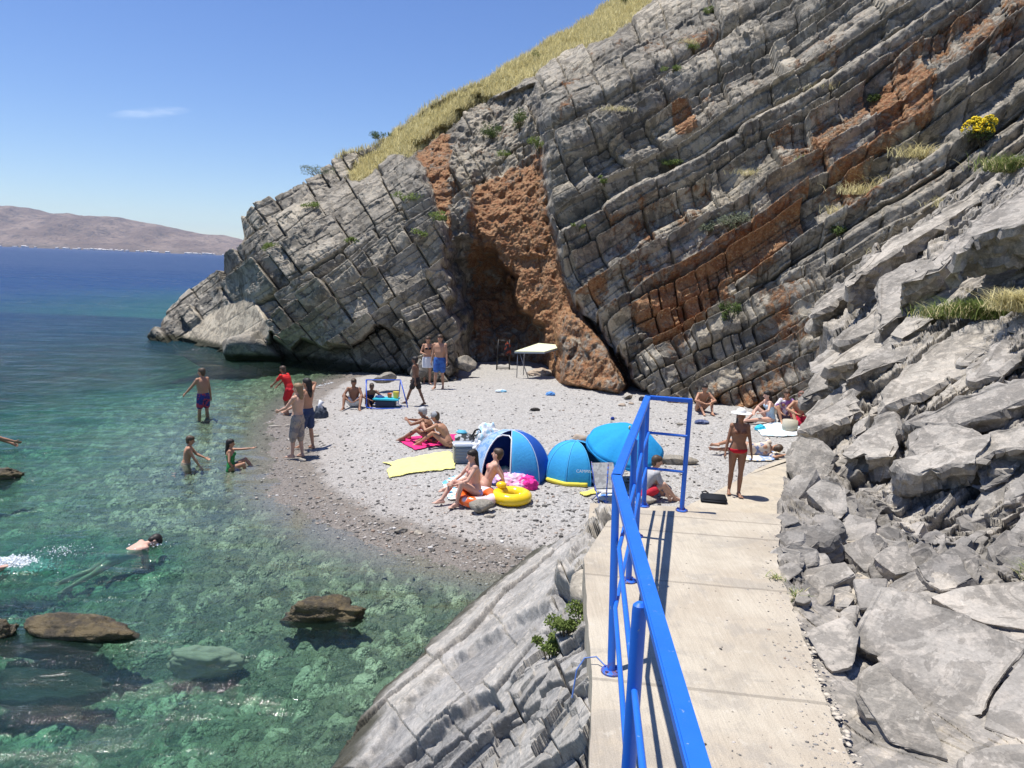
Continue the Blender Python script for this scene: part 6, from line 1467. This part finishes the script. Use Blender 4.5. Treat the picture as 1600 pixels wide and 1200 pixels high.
# blue pop up tent (dome of two crossing poles)
def dome(root, Rx, Ry, H, mats, door=None, seams=8, mat_trim=None, tiltd=0, dip=.0):
    """panels of a dome between curved seams; each panel a mesh of its own"""
    def surf(a, e):    # a azimuth, e 0..1 from rim to top
        th = e*PI/2; k = math.cos(th)**.85; sc_ = 1-.07*abs(math.sin(seams*a/2.))*math.sin(min(1, 1.3*math.cos(th))*PI/2)
        return Vector((Rx*math.cos(a)*k*sc_, Ry*math.sin(a)*k*sc_, H*math.sin(th)**.95))
    for i in range(seams):
        a0, a1 = 2*PI*i/seams, 2*PI*(i+1)/seams
        if door and i in door: continue
        V, F = [], []; na, ne = 10, 16
        for e in range(ne+1):
            for q in range(na+1): V.append(surf(a0+(a1-a0)*q/na, e/ne*.995))
        for e in range(ne):
            for q in range(na): b_ = e*(na+1)+q; F.append((b_, b_+1, b_+na+2, b_+na+1))
        me = raw_mesh('panel', V, F); o = link('panel', me, mats[i % len(mats)], root, True)
        m = o.modifiers.new('t', 'SOLIDIFY'); m.thickness = .006; m.offset = -1
    for i in range(seams):
        a = 2*PI*i/seams
        sub(root, 'pole_seam', lambda bm: tube_bm(bm, [surf(a, e/14.)*1.004 for e in range(15)], .009, 6), mat_trim, True)
    return surf
blueN, blueL, navy = cloth((.020, .095, .42)), cloth((.06, .36, .72)), cloth((.012, .03, .11))
paleB = cloth((.30, .42, .58), (.16, .30, .55))
trim = P_('pale_trim', (.50, .62, .78), .6)
p = GB(797, 745); r = thing('beach_tent', p, 'dark blue dome tent with an open front and pale piping', 'tent', 'beach tents', 0)
SF = dome(r, .82, .72, .98, [blueN, blueN, blueN, blueL, paleB, navy, blueL, blueN], door=(5,), seams=8, mat_trim=trim)
sub(r, 'door_rim', lambda bm: tube_bm(bm, [SF(PI*1.25, e/10.)*1.0 for e in range(8)]+[SF(PI*1.25+PI/4*k/5, .78) for k in range(1, 5)]+[SF(3*PI/2, e/10.) for e in range(7, -1, -1)], .014, 8), P_('white_trim', (.72, .74, .78), .6), True)
sub(r, 'groundsheet', lambda bm: tube_bm(bm, [(0, 0, .012), (0, 0, .03)], [.74, .73], 28), navy)
heap('clothes', 0, 0, .5, .4, .16, 'green and white things inside the dark blue tent', 'clothes', cloth((.35, .50, .35), (.65, .66, .66)), 37, loc=p+Vector((-.15, -.10, .03)))
# light blue half dome beach shelter
skyb, skyd = cloth((.045, .36, .70)), cloth((.02, .20, .42))
p = GB(897, 748); r = thing('beach_shelter', p, 'light blue half dome beach shelter with a yellow lower edge', 'tent', 'beach tents', -20)
SF = dome(r, .66, .62, .80, [skyb, skyb, skyb, skyb, skyb, skyb, skyb, skyd], door=(7,), seams=8, mat_trim=P_('sky_piping', (.10, .45, .80), .6))
def skirt(bm):
    pts = [SF(a_, 0)*1.02 for a_ in np.linspace(-2.3, -.9, 14)]; tube_bm(bm, [q+Vector((0, 0, .045)) for q in pts], .045, 8)
sub(r, 'yellow_hem', skirt, cloth((.72, .62, .08)), True)
sub(r, 'groundsheet', lambda bm: tube_bm(bm, [(0, 0, .012), (0, 0, .03)], [.62, .61], 28), navy)
# printed mark on the shelter: a short pale word
cu = bpy.data.curves.new('lettering', 'FONT'); cu.body = 'CAMPING'; cu.size = .085; cu.extrude = .002; cu.align_x = 'CENTER'
dg = bpy.context.evaluated_depsgraph_get(); to = bpy.data.objects.new('tmp', cu); COL.objects.link(to); dg.update() if hasattr(dg, 'update') else None
lm = bpy.data.meshes.new_from_object(to.evaluated_get(bpy.context.evaluated_depsgraph_get())); bpy.data.objects.remove(to)
a_ = -.95; q_ = SF(a_, .22); nrm_ = (SF(a_+.05, .22)-SF(a_-.05, .22)).cross(SF(a_, .27)-SF(a_, .17)).normalized()
if nrm_.dot(q_) < 0: nrm_ = -nrm_
ux = Vector((0, 0, 1)).cross(nrm_).normalized(); uy = nrm_.cross(ux)
lm.transform(Matrix.Translation(q_+nrm_*.03) @ Matrix((ux, uy, nrm_)).transposed().to_4x4()); link('lettering', lm, P_('print_white', (.75, .78, .8), .6), r)
# big blue umbrella, pole leaning
p = GB(963, 752); r = thing('beach_umbrella', p, 'large bright blue beach umbrella tilted over the shaded person', 'umbrella', None)
r.rotation_euler = (R(20), R(6), 0)
def canopy_pt(a, f):
    Rr = .78*f; sc_ = 1-.035*(1-abs(math.cos(4*a)))*f*f
    return Vector((Rr*math.cos(a)*sc_, Rr*math.sin(a)*sc_, 1.28-.40*f**2.0-.02*(1-abs(math.cos(4*a)))*f))
umb = cloth((.02, .30, .66))
def cano(bm):
    n, m = 64, 14; top_ = bm.verts.new(canopy_pt(0, 0)); rings = [[bm.verts.new(canopy_pt(2*PI*k/n, (i+1)/m)) for k in range(n)] for i in range(m)]
    for k in range(n): bm.faces.new((top_, rings[0][k], rings[0][(k+1) % n]))
    for i in range(m-1):
        for k in range(n): bm.faces.new((rings[i][k], rings[i+1][k], rings[i+1][(k+1) % n], rings[i][(k+1) % n]))
o = sub(r, 'canopy', cano, umb, True); m = o.modifiers.new('t', 'SOLIDIFY'); m.thickness = .004
def val(bm):
    n = 96; A = [bm.verts.new(canopy_pt(2*PI*k/n, 1)*1.0) for k in range(n)]; B = [bm.verts.new(canopy_pt(2*PI*k/n, 1)*1.005-Vector((0, 0, .07+.02*math.sin(8*PI*2*k/n*1.0)))) for k in range(n)]
    for k in range(n): bm.faces.new((A[k], B[k], B[(k+1) % n], A[(k+1) % n]))
o = sub(r, 'valance', val, umb, True); m = o.modifiers.new('t', 'SOLIDIFY'); m.thickness = .004
steel = P_('pole_white', (.62, .64, .66), .35, .5, metal=.3)
sub(r, 'pole', lambda bm: tube_bm(bm, [(0, 0, -.15), (0, 0, 1.26)], .016, 12), steel, True)
sub(r, 'finial', lambda bm: tube_bm(bm, [(0, 0, 1.28), (0, 0, 1.32), (0, 0, 1.35)], [.018, .022, .008], 10), P_('finial', (.7, .55, .2), .5), True)
for k in range(8):
    a = 2*PI*k/8+.0
    sub(r, 'rib', lambda bm: tube_bm(bm, [canopy_pt(a, f_)-Vector((0, 0, .012)) for f_ in (.02, .3, .6, .98)], .004, 5), steel, True)
# folding beach chair under it
p = GB(948, 786); r = thing('beach_chair', p, 'low folding beach chair with blue legs and grey seat beside the light blue shelter', 'chair', None, 15)
bt = M['blue']; gc_ = cloth((.50, .50, .48), (.36, .36, .35))
for x in (-.22, .22):
    sub(r, 'leg', lambda bm: tube_bm(bm, [(x, -.22, 0), (x, .10, .32)], .011, 8), bt, True)
    sub(r, 'leg', lambda bm: tube_bm(bm, [(x, .22, 0), (x, -.20, .28)], .011, 8), bt, True)
    sub(r, 'back_post', lambda bm: tube_bm(bm, [(x, .06, .22), (x, .34, .72)], .011, 8), bt, True)
o = sub(r, 'seat', lambda bm: box_bm(bm, (0, -.04, .25), (.44, .42, .02), Matrix.Rotation(-.1, 3, 'X'), .008), gc_)
o = sub(r, 'backrest', lambda bm: box_bm(bm, (0, .20, .48), (.44, .02, .50), Matrix.Rotation(-.5, 3, 'X'), .008), gc_)
p = GB(946, 800); r = tag(bpy.data.objects.new('pole', None), 'x', 'pole'); bpy.data.objects.remove(r)
bm = bmesh.new(); tube_bm(bm, [(0, 0, -.1), (0, 0, .9)], .012, 10); o = bobj('pole', bm, M['blue'], None, True); o.location = (p.x, p.y, p.z); tag(o, 'thin blue pole stuck in the pebbles left of the handrail corner', 'pole')
heap('towel', 1010, 742, .42, .34, .30, 'grey towel bundle hanging at the back of the blue umbrella', 'towel', cloth((.45, .45, .46), (.2, .2, .22)), 41, loc=GB(1004, 768)+Vector((.1, .5, 0)))

# blue tube frame with a turquoise tray
p = GB(603, 636); r = thing('play_frame', p, 'blue metal tube frame with a turquoise tray at the water edge', 'frame', None, 0)
bl2 = P_('blue_tube', (.035, .11, .52), .35, .5)
k_ = .75
def T(name, pts, rad=.018): sub(r, name, lambda bm: tube_bm(bm, pts, rad, 8), bl2, True)
T('top_bar', [(-.62, .05, .80), (.42, .05, .84)])
T('leg', [(-.62, .05, .80), (-.52, -.30, 0)]); T('leg', [(-.60, .05, .80), (-.70, .38, 0)])
T('leg', [(.42, .05, .84), (.70, -.18, 0)]); T('leg', [(.42, .05, .84), (.30, .40, 0)])
T('foot_bar', [(-.52, -.30, .02), (-.20, -.42, .02), (.70, -.18, .02)]); T('foot_bar', [(-.70, .38, .02), (.30, .40, .02)]); T('side_bar', [(-.52, -.30, .02), (-.70, .38, .02)]); T('side_bar', [(.70, -.18, .02), (.30, .40, .02)])
tur = P_('turquoise_plastic', (.05, .50, .62), .4)
sub(r, 'tray', lambda bm: (box_bm(bm, (.02, 0, .26), (.78, .46, .05), None, .02)), tur, True, 50)
sub(r, 'box', lambda bm: box_bm(bm, (.0, 0, .13), (.60, .36, .18), None, .02), P_('dark_box', (.03, .04, .07), .6), True, 50)
for (nm, pos, c_, lab, cat) in (('bucket', (.30, 0, .285), (.80, .62, .10), 'yellow toy bucket on the turquoise tray', 'bucket'), ('toy_cup', (.10, .05, .285), (.80, .16, .04), 'orange toy cup on the turquoise tray', 'toy')):
    bm = bmesh.new(); h_ = .20 if nm == 'bucket' else .13; r_ = .095 if nm == 'bucket' else .07
    tube_bm(bm, [(0, 0, 0), (0, 0, h_), (0, 0, h_+.001), (0, 0, .02)], [r_*.8, r_, r_*.93, r_*.72], 20, cap=True); o = bobj(nm, bm, P_(nm+'_plastic', c_, .4), None, True); o.location = p+Vector(pos); autosmooth(o); tag(o, lab, cat)
heap('cloth', 0, 0, .26, .2, .06, 'dark blue cloth on the left of the turquoise tray', 'cloth', cloth((.03, .08, .22)), 43, loc=p+Vector((-.20, .02, .26)))

# table under a pale yellow board in the cave, and a tall black stand
p = GB(842, 589); r = thing('folding_table', p, 'folding table with a pale yellow top on thin grey legs in front of the cave', 'table', None, 0)
ytop = P_('pale_yellow_top', (.66, .68, .46), .6); gm = P_('grey_tube', (.25, .26, .28), .4, .5, metal=.5)
TP = [(-.98, -.45, .98), (.15, -.55, 1.02), (.98, .15, 1.22), (-.05, .45, 1.24)]
def ttop(bm, dz=0, h=.035, inf=1.0):
    a = [bm.verts.new((x*inf, y*inf, z+dz)) for x, y, z in TP]; b = [bm.verts.new((x*inf, y*inf, z+dz+h)) for x, y, z in TP]
    bm.faces.new(a[::-1]); bm.faces.new(b)
    for i in range(4): bm.faces.new((a[i], a[(i+1) % 4], b[(i+1) % 4], b[i]))
sub(r, 'table_top', lambda bm: ttop(bm), ytop)
sub(r, 'top_edge', lambda bm: ttop(bm, -.045, .043, 1.01), P_('grey_edge', (.35, .40, .44), .5))
for a_, b_ in (((-.86, -.38, .97), (-.86, -.42, 0)), ((-.80, -.36, .97), (-.42, -.50, 0)), ((.60, .0, 1.14), (.68, .05, 0)), ((.50, -.10, 1.10), (.80, .20, .0)), ((-.60, .2, 1.1), (-.6, .3, 0))):
    sub(r, 'leg', lambda bm: tube_bm(bm, [a_, b_], .018, 8), gm, True)
heap('stone', 0, 0, .9, .5, .22, 'flat mossy stone in the shade under the folding table', 'stone', M['tan'], 47, loc=p+Vector((.1, .5, .0)))
p = GB(786, 577); r = thing('tall_stand', p, 'tall narrow black metal stand with dark clothes hung on it by the cave', 'stand', None, 0)
bk = P_('black_metal', (.02, .02, .022), .5, .4)
cs = [(-.27, -.22), (.27, -.22), (.27, .22), (-.27, .22)]
for x, y in cs: sub(r, 'leg', lambda bm: tube_bm(bm, [(x, y, 0), (x*.86, y*.86, 1.25)], .026, 8), bk, True)
for z in (.06, .62, 1.22):
    for i in range(4):
        f_ = 1-.14*z/1.25; a_, b_ = cs[i], cs[(i+1) % 4]; sub(r, 'cross_bar', lambda bm: tube_bm(bm, [(a_[0]*f_, a_[1]*f_, z), (b_[0]*f_, b_[1]*f_, z)], .014, 6), bk, True)
heap('clothes', 0, 0, .26, .12, .42, 'black clothes hanging on the tall black stand', 'clothes', cloth((.03, .03, .035), (.30, .06, .03)), 51, loc=p+Vector((.16, -.20, .72)))

# backpack by the orange rock
p = GB(917, 604); r = thing('backpack', p, 'black and grey backpack lying in front of the orange rock', 'backpack', None, 0)
def bp(bm):
    bmesh.ops.create_icosphere(bm, subdivisions=4, radius=1, matrix=Matrix.Translation((0, 0, .20)) @ Matrix.Diagonal((.32, .24, .23, 1)))
sub(r, 'body', bp, cloth((.38, .39, .41), (.03, .03, .035)), True)
sub(r, 'pocket', lambda bm: bmesh.ops.create_icosphere(bm, subdivisions=3, radius=1, matrix=Matrix.Translation((.03, -.17, .20)) @ Matrix.Diagonal((.17, .10, .17, 1))), cloth((.02, .02, .024)), True)
for x in (-.2, .26): sub(r, 'strap', lambda bm: tube_bm(bm, [(x, -.02, .36), (x*1.3, -.10, .2), (x*1.35, -.02, .04)], .022, 8), cloth((.02, .02, .024)), True)

# straw basket
p = GB(1226, 668); r = thing('basket', p+Vector((-.05, -.5, 0)), 'pale cylindrical basket in front of the patterned shirt', 'basket', None, 0)
sub(r, 'body', lambda bm: tube_bm(bm, [(0, 0, 0), (0, 0, .12), (0, 0, .30), (0, 0, .302), (0, 0, .05)], [.17, .20, .19, .175, .16], 26), P_('basket_fibre', (.45, .42, .33), .85, bump=.01, sc=60), True)

# splashes
def splash(px, py, n, w, d, h, label, seed, smax=.045):
    p = Gz(px, py, .0); rs_ = np.random.RandomState(seed); V, F = [], []
    for k in range(n):
        u = rs_.normal(size=2); q = np.array([u[0]*w*.4, u[1]*d*.4, abs(rs_.normal())*h*.45*math.exp(-.4*(u@u))+.01]); s_ = .003+smax*rs_.rand()**4
        V.append(iv*s_*rs_.uniform(.7, 1.3, (1, 3))+q); F.append(fi+k*len(iv))
    me = raw_mesh('splash', np.concatenate(V), np.concatenate(F)); me.shade_smooth()
    o = link('splash', me, M['foam']); o.location = p; tag(o, label, kind='stuff')
t = NT('foam'); M['foam'] = t.fin(t.bsdf((.80, .84, .86), .4, .4))
splash(22, 884, 7000, .55, .30, .12, 'white foam splashed up by the swimmer at the left edge', 3, .016)
splash(95, 862, 200, .45, .4, .06, 'scattered drops between the two swimmers', 4, .010)
splash(232, 852, 120, .30, .25, .04, 'small drops ahead of the masked swimmer', 5, .012)
def foam_strip(pts, label, seed):
    rs_ = np.random.RandomState(seed); V, F = [], []; k = 0
    for (x0, y0), (x1, y1) in zip(pts[:-1], pts[1:]):
        a, b = Gz(x0, y0, 0), Gz(x1, y1, 0)
        for _ in range(int((b-a).length*60)):
            q = a.lerp(b, rs_.rand()); V.append(iv*np.array([1.6, 1, .25])*(.008+.02*rs_.rand()**2)+np.array([q.x+rs_.normal()*.03, q.y+rs_.normal()*.05, ground_z(q.x, q.y)*.5+.015 if ground_z(q.x, q.y) > 0 else .012])); F.append(fi+k*len(iv)); k += 1
    tag(link('foam', raw_mesh('foam', np.concatenate(V), np.concatenate(F)), M['foam']), label, kind='stuff')
foam_strip([(520, 598), (487, 606), (470, 612)], 'thin line of foam at the far end of the waterline', 1)
# driftwood sticks
def stick(px, py, L, a, label):
    p = GB(px, py); p.z = max(p.z, 0)+.02; bm = bmesh.new(); d = Vector((math.cos(a), math.sin(a), 0)); tube_bm(bm, [-d*L/2, Vector((0, 0, .015))+d.cross(Vector((0, 0, 1)))*.02, d*L/2], [.012, .02, .010], 8)
    o = bobj('stick', bm, P_('driftwood', (.55, .50, .42), .9), None, True); o.location = p; tag(o, label, 'driftwood', 'pieces of driftwood')
stick(497, 607, .75, .15, 'long pale driftwood stick at the far waterline')
stick(430, 667, .35, .05, 'short pale driftwood stick in the shallows behind the standing pair')
stick(450, 666, .18, .3, 'smallest pale stick beside the standing pair')

# ------------------------------------------------------------------ sea air toward the far shore
bm = bmesh.new(); box_bm(bm, (0, 4550, 172), (18600, 9500, 370))
hz = bobj('haze', bm, None); t = NT('sea_haze'); pv = t.n('ShaderNodeVolumePrincipled'); pv.inputs['Color'].default_value = (.62, .74, .95, 1); pv.inputs['Density'].default_value = .00006; pv.inputs['Anisotropy'].default_value = .2
t.t.links.new(pv.outputs[0], t.out.inputs[1]); hz.data.materials.append(t.m); tag(hz, 'thin blue sea haze', kind='stuff')
hz.hide_set(False)
